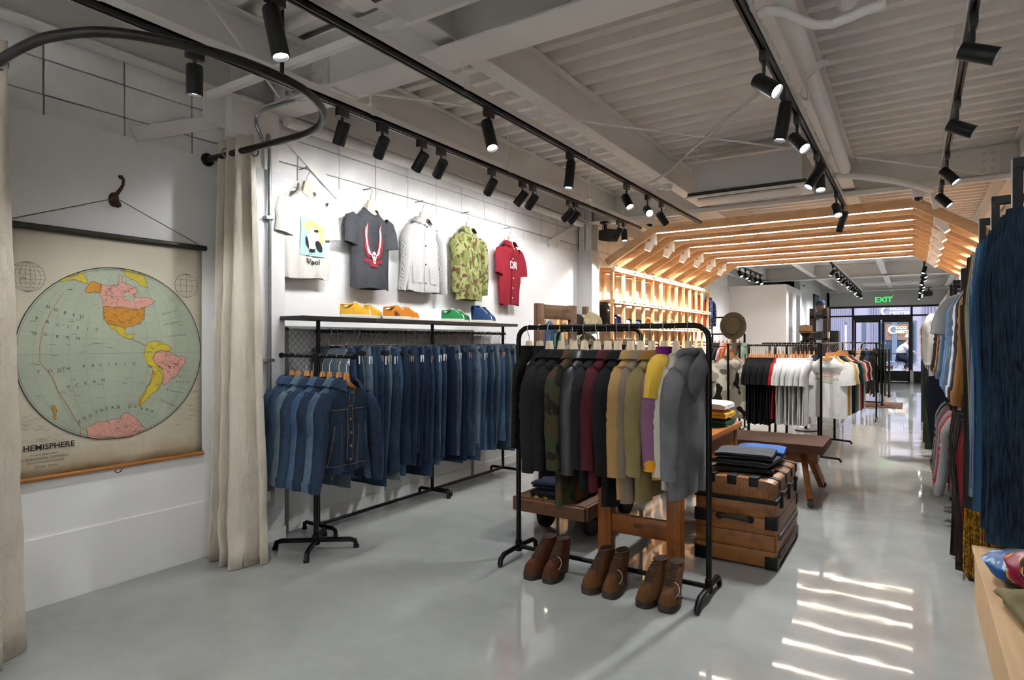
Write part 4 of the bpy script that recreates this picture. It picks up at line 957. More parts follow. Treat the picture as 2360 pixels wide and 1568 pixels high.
mtext('W. HEMISPHERE', 245, 1345, .045, 0, True); mtext('WORLD SERIES MAPS', 255, 1386, .014); mtext('A. FLANAGAN COMPANY', 262, 1407, .02); mtext('920 NORTH FRANKLIN STREET', 266, 1428, .013); mtext('Chicago, Illinois', 266, 1452, .017)
ob('lettering', tx, ink, wm, smooth=False)
ob('top_roller', MB().tube([(.008, -.6, 1.41), (.008, .56, 1.41)], .018, 14), plain('#35342a', .45, .3, .2, 20), wm)
ob('bottom_rod', MB().tube([(.004, -.56, .005), (.004, .545, .005)], .013, 12), wood('#8f5a24', '#b67a38', 1, 3, .4), wm)
ob('pull_ring', MB().tube([(.012, .02*math.cos(a), -.015 + .016*math.sin(a)) for a in [PI + PI*i/8 for i in range(9)]], .003, 6), BLACKM, wm)
hk = Vector(onx(265, 460, XL + .02))
wh = thing('coat_hook', 'rusty cast-iron wall hook holding up the map cord', 'hook', (XL + .001, hk.y, hk.z))
ob('back_plate', MB().lathe([(.03, 0), (.03, .008), (.022, .016), (.001, .018)], 12, Matrix.Rotation(R(90), 4, 'Y') @ Matrix.Scale(1.5, 4, (1, 0, 0))), plain('#4a352a', .7, .6, .3, 30), wh)
ob('hook_arm', MB().tube([(.012, 0, .01), (.035, .005, .035), (.055, .015, .06), (.075, .02, .085), (.08, .02, .115), (.066, .015, .135), (.055, .01, .132)], [.013, .012, .01, .009, .009, .01, .013], 10), plain('#4a352a', .7, .6, .3, 30), wh)
ob('lower_knob', MB().lathe([(.001, -.022), (.02, -.012), (.022, 0), (.014, .018), (.001, .02)], 12, Matrix.Translation((.028, .01, -.03))), plain('#4a352a', .7, .6, .3, 30), wh)
ob('map_cord', MB().tube([(XM + .01 - XM, MY0 + .0 - 1.85, 1.43), (hk.x - XM + .015, hk.y - 1.85, hk.z + .005 - .72), (.01, 2.36 - 1.85, 1.43)], .0028, 6), plain('#6d5a3c', .9), wm)
# conduit and socket on the column
cd = thing('conduit', 'galvanised conduit pipe running down the white column', 'conduit', (-3.97, 2.83, 1.2))
cp = [(0, 0, -.75), (0, 0, 1.62), (-.0, -.03, 1.72), (-.0, -.1, 1.84), (-.0, -.1, 1.92), (.1, -.07, 1.97), (.45, 0.02, 2.0)]
ob('pipe', MB().tube(dense(cp, 4), .013, 12), metal('#9aa0a3', .3), cd)
for z in (1.2, .15, -.5): ob('clamp', MB().box(-.03, .018, -.035, .035, z - .012, z + .012), metal('#a4a9ab', .35), cd, smooth=False, bevel=.003)
sk = thing('power_socket', 'chrome electric socket box low on the white column', 'socket', (-3.998, 2.80, .36))
ob('back_box', MB().box(0, .05, -.06, .06, -.075, .075), metal('#9a9d9e', .25), sk, bevel=.006)
ob('face_plate', MB().box(.05, .056, -.055, .055, -.07, .07), metal('#8e9192', .3), sk, bevel=.003); ob('outlet', MB().box(.056, .06, -.018, .018, -.035, .035), plain('#e4e0d6', .5), sk, bevel=.002)
# ================================================================ GARMENTS ON THE WALL
XG = XL + .09
def wall_hook(y, z, label):
    r = thing('small_hook', label, 'hook', (XL, y, z), 0, 'small hooks above the display wall'); ob('stem', MB().tube([(0, 0, 0), (.085, 0, 0), (.09, 0, .012)], .004, 6), metal('#3a3b3c', .4), r)
def hang_wall(y, zneck, what, kind='pale'):
    hanger(kind, 'pale wooden hanger holding the ' + what, (XG, y, zneck + .012), R(90), 'hangers on the display wall'); wall_hook(y, zneck + .012 + .186, 'small dark hook above the ' + what)
teew = cloth('#e6e3da', .04, 4, .9, .4)
r, B = garment('printed_tshirt', 'white t-shirt with pale blue panel print hung high by the column', 't-shirt', (XG, 3.2, 2.665), R(90), teew, None, L=.68, hw=.225, th=.03, sleeve='short', collar='crew', Ls=.25, spread=-.075, seed=1, fold=.014)
F = lambda k: (lambda a, b: B.front(a, b, .006 + .0015 * k))
ob('print_panel', cpoly([rect(-.085, .155, -.5, -.2)], F(1)), plain('#a9d0d4', .85, 0, .03, 5), r)
prints('print_yellow', [oval(.01, -.27, .07, .05), oval(.09, -.35, .05, .06), rect(.05, .15, -.33, -.25)], F(2), plain('#e3cf83', .85, 0, .1, 14), r)
ob('print_pink', cpoly([oval(.03, -.36, .055, .085)], F(3)), plain('#e9d3cc', .85, 0, .05, 14), r)
prints('print_black', [oval(.085, -.42, .028, .05, 12, .5), oval(-.03, -.4, .012, .05, 10, .2), rect(.0, .05, -.47, -.445), oval(.06, -.3, .02, .012)], F(4), plain('#1c1a1b', .85), r)
ob('print_lettering', ctext('Waol', .062, .03, -.565, F(2), True), plain('#1b1b20', .85), r)
ob('neck_label', cpoly([rect(-.02, .02, -.03, -.005)], lambda a, b: B.back(a, b, -.006)), plain('#f3f1ea', .8), r)
hang_wall(3.2, 2.665, 'white printed t-shirt')
r, B = garment('printed_tshirt', 'charcoal t-shirt with winged skull print on the wall', 't-shirt', (XG, 3.88, 2.64), R(90), cloth('#393a3e', .2, 3, .9, .4, 500, '#55575c'), None, L=.69, hw=.22, th=.035, sleeve='short', collar='crew', Ls=.22, spread=-.06, seed=2, fold=.012)
red, wht = [], []
for s in (-1, 1):
    red.append([(s*.022, -.4), (s*.05, -.425), (s*.085, -.4), (s*.108, -.34), (s*.112, -.25), (s*.098, -.17), (s*.07, -.115), (s*.06, -.13), (s*.066, -.2), (s*.06, -.28), (s*.045, -.34)])
    for k in range(11):
        q = k / 10; bx, bz = .03 + .045*math.sin(q*2.2), -.395 + .2*q; tx_, tz = bx + .045*(1 - .75*q), bz + .035 + .05*q
        wht.append([(s*bx, bz - .006), (s*(bx + tx_)/2 + s*.006, (bz + tz)/2 - .009), (s*tx_, tz), (s*(bx + tx_)/2, (bz + tz)/2 + .001), (s*bx, bz + .004)])
prints('red_print', red + [[(-.11, -.455), (0, -.475), (.11, -.455), (.1, -.425), (0, -.44), (-.1, -.425)], [(-.06, -.47), (.06, -.47), (.04, -.5), (-.04, -.5)]], F(1), plain('#8f2233', .85), r)
prints('white_print', wht + [oval(0, -.405, .032, .042), rect(-.018, .018, -.47, -.43)], F(2), plain('#d9d0ce', .85), r)
prints('skull_feature', [oval(-.013, -.4, .009, .011, 10), oval(.013, -.4, .009, .011, 10), [(-.005, -.425), (.005, -.425), (0, -.412)], rect(-.014, .014, -.452, -.449), rect(-.0015, .0015, -.465, -.44)], F(3), plain('#231f21', .85), r)
hang_wall(3.88, 2.64, 'charcoal winged skull t-shirt')
r, B = garment('chore_jacket', 'grey and white striped work jacket with patch pocket on the wall', 'jacket', (XG, 4.57, 2.66), R(90), stripes('#8f8f90', '#d9d7d3', 85, .5), None, L=.69, hw=.235, th=.04, sleeve='long', collar='shirt', Ls=.62, spread=.06, fwd=-.01, placket=stripes('#8f8f90', '#d9d7d3', 85, .5), buttons=4, pockets=((.12, -.45, .13, .16, 0), (-.12, -.45, .13, .16, 0)), seed=3)
hang_wall(4.57, 2.66, 'striped work jacket')
CAMO = spots('#8f9060', (('#6f7242', .52), ('#5b452c', .575), ('#47552c', .62)), 15)
r, B = garment('camouflage_shirt', 'green and brown camouflage jacket on the wall', 'jacket', (XG, 5.31, 2.68), R(90), CAMO, None, L=.75, hw=.235, th=.045, sleeve='long', collar='shirt', Ls=.6, spread=.015, fwd=-.02, placket=CAMO, buttons=5, button_mt=plain('#4a4630', .6), pockets=((-.1, -.24, .11, .12, 1),), cuff=CAMO, seed=4)
hang_wall(5.31, 2.68, 'camouflage jacket')
r, B = garment('baseball_shirt', 'dark red button-up baseball shirt with white letters on the wall', 'shirt', (XG, 6.13, 2.64), R(90), cloth('#8c1f2e', .12, 4, .85, .4), None, L=.72, hw=.215, th=.04, sleeve='short', collar='shirt', Ls=.27, spread=-.035, placket=cloth('#8c1f2e', .12, 4, .85, .4), buttons=6, button_mt=plain('#d8cfc8', .5), seed=5, hem=.86)
ob('lettering', ctext('DRI', .12, .02, -.29, F(3), True, .85), plain('#e8dedb', .85), r)
hang_wall(6.13, 2.64, 'dark red baseball shirt')

# ================================================================ DENIM RACK WITH SHELF
RX = -3.88
dr = thing('denim_rack', 'black pipe garment rack with display shelf along the left wall', 'rack', (RX, 3.2, 0))
for k, y in enumerate((.0, 1.36, 2.58)):
    ob('post', MB().tube([(0, y, .06), (0, y, 1.65)], .016, 12), PIPE, dr)
    for dx in (.0,): 
        ob('foot', MB().tube([(-.16, y, .018), (-.16, y, .05), (-.14, y, .06), (0, y, .06), (.17, y, .06), (.195, y, .05), (.2, y, .018)], .016, 10), PIPE, dr)
        for x in (-.16, .2): ob('foot_pad', MB().lathe([(.019, 0), (.02, .02)], 12, Matrix.Translation((x, y, 0))), BLACK, dr)
ob('foot', MB().tube([(0, 1.4, .06), (.17, 1.4, .06), (.195, 1.4, .05), (.2, 1.4, .018)], .016, 10), PIPE, dr)
ob('lower_rail', MB().tube([(0, 0, .06), (0, 2.58, .06)], .014, 10), PIPE, dr)
ob('hanging_rail', MB().tube([(0, -.02, 1.57), (0, 2.62, 1.57)], .013, 10), PIPE, dr)
for y0, y1 in ((-.26, .46), (.462, 1.18), (1.182, 1.92), (1.922, 2.66)): ob('shelf_board', MB().box(-.13, .15, y0, y1, 1.65, 1.68), plain('#1b1b1d', .45, 0, .15, 9), dr, smooth=False, bevel=.002)
mp = thing('wire_mesh_panel', 'grey framed chain-link panel standing against the wall behind the jeans', 'panel', (XL + .012, 3.05, 0))
fr = MB()
for z in (1.575, .7): fr.box(0, .015, 0, 2.45, z, z + .035)
for y in (0, 2.42): fr.box(0, .015, y, y + .03, 0, 1.6)
ob('frame', fr, plain('#8f9190', .5, .5), mp, smooth=False)
m = MB(); q = -1.0
while q < 2.5:
    for s in (1, -1):
        a0, b0 = (q, .72) if s > 0 else (q + .875, .72); a1 = a0 + .875 * s
        lo, hi = .02, 2.42; ts = [0, 1]
        if a0 < lo or a1 < lo or a0 > hi or a1 > hi:
            tt = sorted([(lo - a0) / (a1 - a0), (hi - a0) / (a1 - a0)]); ts = [max(0, tt[0]), min(1, tt[1])]
        if ts[1] - ts[0] > .02: m.bar((.007, a0 + (a1-a0)*ts[0], .72 + .86*ts[0]), (.007, a0 + (a1-a0)*ts[1], .72 + .86*ts[1]), .004, .004)
    q += .055
w = ob('wire_lattice', m, plain('#a9abaa', .4, .6), mp, smooth=False)
DEN = [denim(h, f, a) for h, f, a in (('#131c2c', '#3a526f', .4), ('#1b2c44', '#5a7593', .5), ('#253a52', '#7a93aa', .55), ('#35495e', '#93a7b5', .6), ('#172438', '#4a6480', .45), ('#243d5c', '#6a87a3', .5), ('#3b4f5f', '#94a5ab', .55), ('#0e1728', '#2b4060', .35), ('#293b48', '#7d9299', .55))]
WASH = ['dark indigo', 'deep blue', 'mid blue', 'light faded blue', 'dark blue', 'clear blue', 'grey-blue', 'near-black indigo', 'greenish blue']
rnd = random.Random(42); NJ = 64; JY0, JY1 = 3.3, 5.80
for i in range(NJ):
    y = JY0 + (JY1 - JY0) * i / (NJ - 1)
    if i and abs(y - 4.56) < .02: continue
    mi = rnd.choice([0, 0, 1, 1, 2, 3, 4, 4, 5, 5, 6, 7, 8]); z = 1.44 + rnd.uniform(-.012, .006); x = RX + rnd.uniform(-.02, .024)
    sel = '%s jeans, %s from the column end of the shelf rack' % (WASH[mi], nth(i+1))
    j = jeans(sel, (x, y, z), R(rnd.uniform(-6, 6)), DEN[mi], rnd.randrange(8), 'jeans on the shelf rack', tagk=rnd.choice([0, 0, 1, 0, 2, 0, 1]), sec=rnd.random() < .3); j.scale = (rnd.uniform(.94, 1.06), 1, rnd.uniform(.93, 1.07))
    if i == 0:
        for s in (-1, 1): ob('pocket_opening', MB().line2([(s*.2, -.06), (s*.13, -.1), (s*.09, -.05)], .004, lambda a, b: (a, -.026, b)), THREAD, j, smooth=False)
    clip_hanger('chrome clip hanger, %s from the column end of the shelf rack' % nth(i+1), (x, y, 1.445), 0, 'clip hangers on the shelf rack')
# sneakers on the shelf
SW = plain('#e6e1d3', .6); 
def pair(kind, name, desc, px, up, lace, cap=None, stripe=None, sole=SW, rz=R(172), dy=.25, dx=.035):
    p = onx(px, 735, -3.86)
    for k in (0, 1): shoe(kind, name, '%s, %s of its pair on the shelf' % (desc, ('near one', 'far one')[k]), (-3.8 - .11 * k, p.y - .07 + dy * k, 1.68), rz + R(6) * k, up, sole, lace, cap, stripe, 'sneakers on the shelf')
pair('low', 'canvas_sneaker', 'mustard yellow low canvas sneaker with white sole', 822, cloth('#d9a52c', .08, 9, .8, .3), SW, SW)
pair('low', 'suede_sneaker', 'orange suede sneaker with dark side stripes', 915, cloth('#c97a1f', .12, 9, .8, .3), SW, None, plain('#3a2a20', .7))
pair('low', 'canvas_sneaker', 'bright green low canvas sneaker with white sole', 1042, cloth('#1f7d45', .08, 9, .8, .3), SW, SW)
pair('high', 'canvas_sneaker', 'navy high-top canvas sneaker with white toe', 1108, cloth('#23426e', .08, 9, .8, .3), SW, SW)

# ================================================================ DENIM JACKET STAND
JX, JYc, JZ = -3.6, 2.95, 1.385
js = thing('jacket_stand', 'black pipe stand with cross foot holding the denim jackets', 'rack', (JX, JYc, 0))
ob('post', MB().tube([(0, 0, .06), (0, 0, JZ)], .018, 12), PIPE, js)
ob('crossbar', MB().tube([(-.39, 0, JZ), (.39, 0, JZ)], .014, 12), PIPE, js)
for x in (-.39, .39): ob('end_cap', MB().lathe([(.019, -.012), (.021, 0), (.019, .012)], 12, Matrix.Translation((x, 0, JZ)) @ Matrix.Rotation(R(90), 4, 'Y')), PIPE, js)
ob('tee_joint', MB().lathe([(.026, -.03), (.026, .03)], 12, Matrix.Translation((0, 0, JZ - .01))), PIPE, js); ob('cross_joint', MB().lathe([(.028, .03), (.03, .06), (.026, .1)], 12), PIPE, js)
for a in (38, 128, 218, 308):
    c, s = math.cos(R(a)), math.sin(R(a)); ob('foot', MB().tube([(0, 0, .06), (c*.24, s*.24, .06), (c*.275, s*.275, .05), (c*.285, s*.285, .012)], .018, 10), PIPE, js); ob('foot_pad', MB().lathe([(.021, 0), (.022, .02)], 12, Matrix.Translation((c*.285, s*.285, 0))), BLACK, js)
DJ = [('faded mid-blue', 5), ('washed indigo', 1), ('pale grey-blue', 6), ('dark green-tinted blue', 4), ('bright blue', 5), ('deep indigo', 0), ('clear blue', 2), ('dark indigo', 0)]
for i, (nm, mi) in enumerate(DJ):
    x = JX - .275 + .086 * i; y = JYc - .01 * (i % 2)
    st = [[(-.19, -.175), (.19, -.175)], [(-.02, -.03), (-.02, -.52)], [(.02, -.03), (.02, -.52)], [(-.08, -.28), (-.05, -.55)], [(.08, -.28), (.05, -.55)], [(-.13, -.28), (-.17, -.55)], [(.13, -.28), (.17, -.55)], [(-.2, -.555), (.2, -.555)]] if i == 7 else None
    lab = '%s denim jacket, %s from the wall on the cross-foot stand' % (nm, nth(i+1)) if i < 7 else 'dark indigo denim jacket at the front of the stand, pleated pockets showing'
    r, B = garment('denim_jacket', lab, 'jacket', (x, y, JZ - HZ - .012), R(90 + random.uniform(-2, 2)), DEN[mi], 'denim jackets on the stand', L=.6, hw=.21, th=.04, hem=.86, waist=.95, sleeve='long', collar='shirt', Ls=.62, spread=.05, fwd=-.01, cuff=DEN[mi], band=DEN[mi], placket=DEN[mi] if i == 7 else None, buttons=6 if i == 7 else 0, button_mt=metal('#b0793f', .4), pockets=((-.1, -.2, .1, .07, 1), (.1, -.2, .1, .07, 1)) if i == 7 else (), stitch=st, seed=20 + i, r0=.07, r1=.05)
    hanger('amber', 'amber wooden hanger holding the %s denim jacket, %s from the wall' % (nm, nth(i+1)), (x, y, JZ - HZ), R(90), 'hangers on the jacket stand')
# ================================================================ COAT RACK
def pipe_rack(name, label, x0, x1, y, zr, foot=.23, r=.017, bend=.08, low=True, along='x', group=None):
    """free-standing pipe rack with rounded top corners; along x or y"""
    L = x1 - x0; t_ = thing(name, label, 'rack', (x0, y, 0) if along == 'x' else (y, x0, 0), 0 if along == 'x' else R(90), group)
    top = [(0, 0, .075), (0, 0, zr - bend)] + [(bend - bend*math.cos(a), 0, zr - bend + bend*math.sin(a)) for a in (.4, .8, 1.2, PI/2)]
    pts = top + [(L - p[0], 0, p[2]) for p in top[::-1]]
    ob('pipe_frame', MB().tube(pts, r, 12), PIPE, t_)
    if low: ob('lower_rail', MB().tube([(0, 0, .075), (L, 0, .075)], r * .9, 10), PIPE, t_)
    for x in (0, L):
        ob('foot', MB().tube([(x, -foot, .012), (x, -foot*.97, .045), (x, -foot*.8, .07), (x, 0, .075), (x, foot*.8, .07), (x, foot*.97, .045), (x, foot, .012)], r, 10), PIPE, t_)
        ob('tee_joint', MB().lathe([(r*1.35, .045), (r*1.4, .075), (r*1.3, .12)], 12, Matrix.Translation((x, 0, 0))), PIPE, t_)
        for s in (-1, 1): ob('levelling_foot', MB().lathe([(.014, 0), (.014, .015)], 10, Matrix.Translation((x, s*foot, 0))), BLACK, t_)
    return t_
CZ, CYR = 1.585, 3.6
pipe_rack('coat_rack', 'black pipe coat rack with rounded corners in the foreground', -2.285, -.985, CYR, CZ)
LEA = plain('#0b0b0d', .42, 0, .3, 9, .3, 60); 
CAMD = spots('#35301f', (('#4e2d20', .5), ('#2a351f', .55), ('#16140f', .6)), 8)
coats = [ # hook x, name, material, options, description
 (-2.2, 'quilted_vest', cloth('#0c0c0c', .3, 14, .8, .6, 90), dict(L=.62, sleeve='none', collar='stand', hw=.2), 'black quilted vest at the left end'),
 (-2.12, 'padded_vest', cloth('#0c0e13', .3, 14, .7, .6, 90), dict(L=.64, sleeve='none', collar='stand', hw=.2), 'navy-black padded vest beside the quilted one'),
 (-2.035, 'wool_jacket', cloth('#131415', .2, 8), dict(L=.74, Ls=.66), 'charcoal wool jacket beside the two vests'),
 (-1.95, 'corduroy_jacket', cloth('#0d0d0e', .3, 30, .8, .7, 120), dict(L=.78, Ls=.64), 'black ribbed jacket left of the camouflage coat'),
 (-1.86, 'field_coat', CAMD, dict(L=.94, Ls=.62, pockets=(), hw=.26), 'long dark camouflage field coat'),
 (-1.775, 'leather_jacket', LEA, dict(L=.72, Ls=.64), 'black leather jacket right of the camouflage coat'),
 (-1.69, 'navy_coat', cloth('#0a0c12', .2, 8, .7), dict(L=.8, Ls=.6), 'navy-black coat left of the burgundy one'),
 (-1.62, 'burgundy_jacket', cloth('#430d17', .15, 8, .75), dict(L=.82, Ls=.6), 'burgundy jacket among the black coats'),
 (-1.545, 'overcoat', cloth('#08080a', .2, 8), dict(L=.9, Ls=.62), 'long black overcoat right of the burgundy jacket'),
 (-1.465, 'chore_coat', cloth('#9a7b4c', .12, 4), dict(L=.84, Ls=.62), 'tan chore coat next to the black overcoat'),
 (-1.4, 'overshirt', cloth('#75685a', .1, 4), dict(L=.86, Ls=.62), 'taupe grey overshirt between the tan and olive jackets'),
 (-1.325, 'work_jacket', cloth('#786a45', .12, 4), dict(L=.84, Ls=.6, collar_mt=cloth('#7a5523', .15, 8)), 'olive khaki work jacket with a brown collar'),
 (-1.25, 'raglan_sweatshirt', cloth('#7a5570', .08, 4), dict(L=.7, Ls=.56, collar='stand', collar_mt=cloth('#6d1a78', .1, 8), cuff=cloth('#c98a1c', .1, 8), band=cloth('#c98a1c', .1, 8), yk=cloth('#c9a43a', .1, 5)), 'purple sweatshirt with yellow shoulders and cuffs'),
 (-1.18, 'knit_sweater', cloth('#b9b5a8', .08, 6), dict(L=.76, Ls=.6, collar='crew'), 'off-white knit sweater left of the grey hoodie'),
 (-1.1, 'hooded_sweatshirt', cloth('#5b5c60', .12, 4, .85, .4, 500, '#737478'), dict(L=.8, Ls=.6, collar='hood'), 'washed grey hooded sweatshirt at the right end')]
for i, (x, nm, m, o, d) in enumerate(coats):
    o = dict(o); yk = o.pop('yk', None); args = dict(L=.8, hw=.225, th=.04, sleeve='long', collar='shirt', Ls=.6, spread=.015, fwd=-.012, fold=.014, seed=50 + i, r0=.066, r1=.044); args.update(o)
    if i not in (0, 1, 12, 13) and 'cuff' not in o: args['cuff'] = m
    y = CYR + .01 * math.sin(i * 2.1)
    r, B = garment(nm, d + ' of the coat rack' if i in (0, 14) else d + ' on the coat rack', 'vest' if i < 2 else 'coat', (x, y, CZ - HZ - .012), R(-90 + 5 * math.sin(i * 1.7)), m, 'coats on the pipe rack', **args)
    if yk:
        for s in (-1, 1): ob('shoulder_panel', MB().tube([(s*.07, 0, -.012), (s*.12, 0, -.03), (s*.165, 0, -.062), (s*.205, 0, -.115), (s*.23, -.006, -.18), (s*.236, -.01, -.235)], [.052, .054, .056, .055, .05, .047], 12, False, [.03, .045, .058, .07, .071, .07], start=(0, 1, 0)), yk, r)
    if i == 4: ob('sleeve_pocket', MB().box(-.285, -.275, -.045, .03, -.32, -.2), CAMD, r, bevel=.004)
    if i in (10, 11):
        ob('cuff_button', MB().lathe([(.008, 0), (.008, .004)], 10, Matrix.Translation((-.28, .03, -.62)) @ Matrix.Rotation(R(-90), 4, 'X')), plain('#4b4031', .5), r)
    hanger('pale', 'pale wooden hanger holding the ' + d, (x, y, CZ - HZ), R(-90), 'hangers on the coat rack')
# boots on the floor by the rack
BR_ = [cloth(h, .2, 12, .8, .4, 200) for h in ('#4e2716', '#59371b', '#5c3a1e')]
for k, (xx, nm) in enumerate(((-1.945, 'under the camouflage coat'), (-1.54, 'in the middle of the rack'), (-1.2, 'nearest the right-hand post'))):
    for s in (0, 1):
        bt = shoe('boot', 'ankle_boot', ('red-brown' if k == 0 else 'brown suede') + ' lace-up ankle boot, %s of the pair %s' % (('left one', 'right one')[s], nm), (xx + .055 * (-1 + 2*s) , 3.425 + .012 * s, .018), R(-8 + 10*s), BR_[k], plain('#2b1d14', .7), plain('#3a2a1e', .8), None, None, 'ankle boots by the coat rack', scale=1.06)
        if s == 1: ob('security_loop', MB().tube([(.02 + .035*math.cos(a), -.06 + .02*math.sin(a), .08 + .035*math.sin(a)) for a in [2*PI*i/16 for i in range(16)]], .0018, 5, closed=True), plain('#b9b9b6', .4), bt); ob('security_tag', MB().lathe([(.014, -.006), (.016, 0), (.014, .006)], 10, Matrix.Translation((.055, -.06, .05))), BLACK, bt)

# ================================================================ SECOND RACK BEHIND
pipe_rack('garment_rack', 'black pipe rack of shirts hidden behind the coats', -3.05, -2.15, 5.55, 1.6)
SH = ['#3d4a5c', '#c9c3b5', '#4a5f86', '#7d7f80', '#24262b', '#b9b5a8', '#5a6a80', '#6d4c3a', '#a9aeb0', '#2c3340', '#8b8577']
for i, h in enumerate(SH):
    x = -2.96 + .072 * i
    garment('shirt', 'shirt hanging behind the coats, %s from the left on the rear rack' % nth(i+1), 'shirt', (x, 5.55, 1.6 - HZ - .012), R(-90), cloth(h, .12, 6), 'shirts on the rear rack', L=.72, hw=.22, th=.026, sleeve='long', Ls=.55, spread=.01, fold=.006, seed=90 + i, r0=.055, r1=.04, key='rearshirt%d' % (i % 3))
    hanger('pale', 'pale wooden hanger, %s from the left on the rear rack' % nth(i+1), (x, 5.55, 1.6 - HZ), R(-90), 'hangers on the rear rack')

# ================================================================ TABLE, TRUNK, BENCH, CART
OAK = wood('#7a4318', '#a8662b', 1, 3, .35, '#4f2a10'); OAKZ = wood('#6e3b15', '#9a5a26', 2, 3, .35, '#4a270f'); OAKX = wood('#6e3b15', '#9a5a26', 0, 3, .35, '#4a270f')
tb = thing('work_table', 'heavy oak work table behind the coat rack', 'table', (-1.55, 4.7, 0))
ob('top', MB().box(-.32, .32, -.82, .84, .755, .8), OAK, tb, bevel=.006)
for s in (-1, 1): ob('side_apron', MB().box(s*.27 - .015, s*.27 + .015, -.74, .78, .56, .755), OAK, tb, bevel=.003)
for y in (-.74, .76): ob('end_apron', MB().box(-.27, .27, y - .015, y + .015, .56, .755), OAKX, tb, bevel=.003)
for x in (-.245, .245):
    for y in (-.72, .74): ob('leg', MB().box(x - .048, x + .048, y - .045, y + .045, 0, .755), OAKZ, tb, bevel=.006)
for y in (-.72, .74): ob('stretcher', MB().box(-.245, .245, y - .022, y + .022, .17, .3), OAKX, tb, bevel=.004)
ob('name_plate', MB().box(.0 - .035, .035, -.745, -.74, .225, .26), plain('#5a4424', .4, .6), tb, smooth=False)
ob('edge_strip', MB().box(.285, .293, -.74, .78, .553, .562), metal('#c9ccce', .3), tb, smooth=False)
zt = .8
for k, (h, nm, w) in enumerate((('#1f4a38', 'dark green', .34), ('#d9a93a', 'mustard yellow with dark print', .33), ('#e4e2dc', 'white', .31))):
    f, dz = folded('folded_tshirt', '%s folded t-shirt, %s of the pile on the oak table' % (nm, ('bottom', 'middle', 'top')[k]), 't-shirt', (-1.42 + .01*k, 5.2 - .02*k, zt), R(90), cloth(h, .06, 5), w, .3, 2, .022, 'folded t-shirts on the oak table', 300 + k); zt += dz + .008
f = bpy.data.objects['folded_tshirt.001']
tr = thing('steamer_trunk', 'old wooden steamer trunk with black iron corners', 'trunk', (-1.0, 4.71, 0))
TW = wood('#5f3714', '#95602a', 0, 3, .4, '#26150a'); TWY = wood('#5f3714', '#95602a', 1, 3, .4, '#26150a'); IRON = plain('#131314', .5, .6, .3, 20, .2, 40)
hx, hy = .25, .42
for k in range(4):       # end and side boards, each its own plank
    z0, z1 = .015 + .105*k, .015 + .105*(k+1) - .003
    for s in (-1, 1): ob('end_board', MB().box(-hx, hx, s*hy - .012, s*hy + .012, z0, z1), TW, tr, bevel=.003); ob('side_board', MB().box(s*hx - .012, s*hx + .012, -hy, hy, z0, z1), TWY, tr, bevel=.003)
ob('floor_board', MB().box(-hx + .02, hx - .02, -hy + .02, hy - .02, .02, .03), TW, tr, smooth=False)
def lidz(x): return .565 + .018 * math.cos(x / hx * PI / 2)
lid = MB()
prof = [(-hx - .004, .44), (-hx - .004, .555)] + [(x * hx, lidz(x * hx)) for x in (-.9, -.6, -.3, 0, .3, .6, .9)] + [(hx + .004, .555), (hx + .004, .44)]
lid.prism(prof, -hy - .008, hy + .008, lambda a, b, h: (a, h, b)); ob('lid', lid, TWY, tr, bevel=.004)
ob('lid_band', MB().box(-hx - .016, hx + .016, -hy - .018, hy + .018, .425, .455), IRON, tr, bevel=.003)
for y in (-.27, -.02, .2, .4):
    m = MB().prism([(-hx - .01, .5), (-hx - .01, .562)] + [(x * hx, lidz(x*hx) + .005) for x in (-.9, -.5, 0, .5, .9)] + [(hx + .01, .562), (hx + .01, .5)], y - .028, y + .028, lambda a, b, h: (a, h, b)); ob('lid_strap', m, IRON, tr, bevel=.002)
for x in (-.16, -.02, .12): ob('edge_clamp', MB().box(x - .03, x + .03, -hy - .016, -hy + .1, .53, .592), IRON, tr, bevel=.003)
for sx_ in (-1, 1):
    for sy in (-1, 1):
        for z in (.0, .26): ob('corner_plate', MB().box(sx_*hx - .045 + (0 if sx_ < 0 else .0), sx_*hx + .045, sy*hy - .045, sy*hy + .045, z, z + .085) if False else MB().box(min(sx_*(hx - .06), sx_*(hx + .018)), max(sx_*(hx - .06), sx_*(hx + .018)), min(sy*(hy - .06), sy*(hy + .018)), max(sy*(hy - .06), sy*(hy + .018)), z, z + .085), IRON, tr, bevel=.003)
for z in (.06, .18): ob('side_batten', MB().box(hx + .012, hx + .026, -hy + .06, hy - .06, z, z + .035), plain('#3a3029', .6, 0, .2), tr, bevel=.003)
hd = MB().tube([(-.1, -hy - .02, .315), (-.085, -hy - .04, .318), (-.03, -hy - .05, .322), (.03, -hy - .05, .32), (.085, -hy - .04, .312), (.1, -hy - .02, .305)], .014, 8, ry=.008); ob('handle', hd, plain('#16130f', .6), tr)
for x in (-.1, .1): ob('handle_bolt', MB().lathe([(.024, 0), (.024, .01), (.015, .02)], 12, Matrix.Translation((x, -hy - .012, .31)) @ Matrix.Rotation(R(90), 4, 'X')), IRON, tr)
for y in (-.28, .0, .28): ob('hasp', MB().box(hx + .012, hx + .03, y - .02, y + .02, .38, .49), IRON, tr, bevel=.004)
zt = .59
for k, (h, nm, dx, dy, rz) in enumerate((('#2b2c2e', 'charcoal', 0, -.06, 8), ('#35383b', 'dark grey', .01, -.07, -4), ('#3a3c40', 'slate grey', .0, -.05, 5))):
    f, dz = folded('folded_trousers', '%s folded trousers, %s of the pile on the trunk' % (nm, ('bottom', 'middle', 'top')[k]), 'trousers', (-1.0 + dx, 4.66 + dy, zt), R(rz + 90), cloth(h, .12, 5), .38, .36, 2, .014, 'folded trousers on the trunk', 310 + k); zt += dz + .006
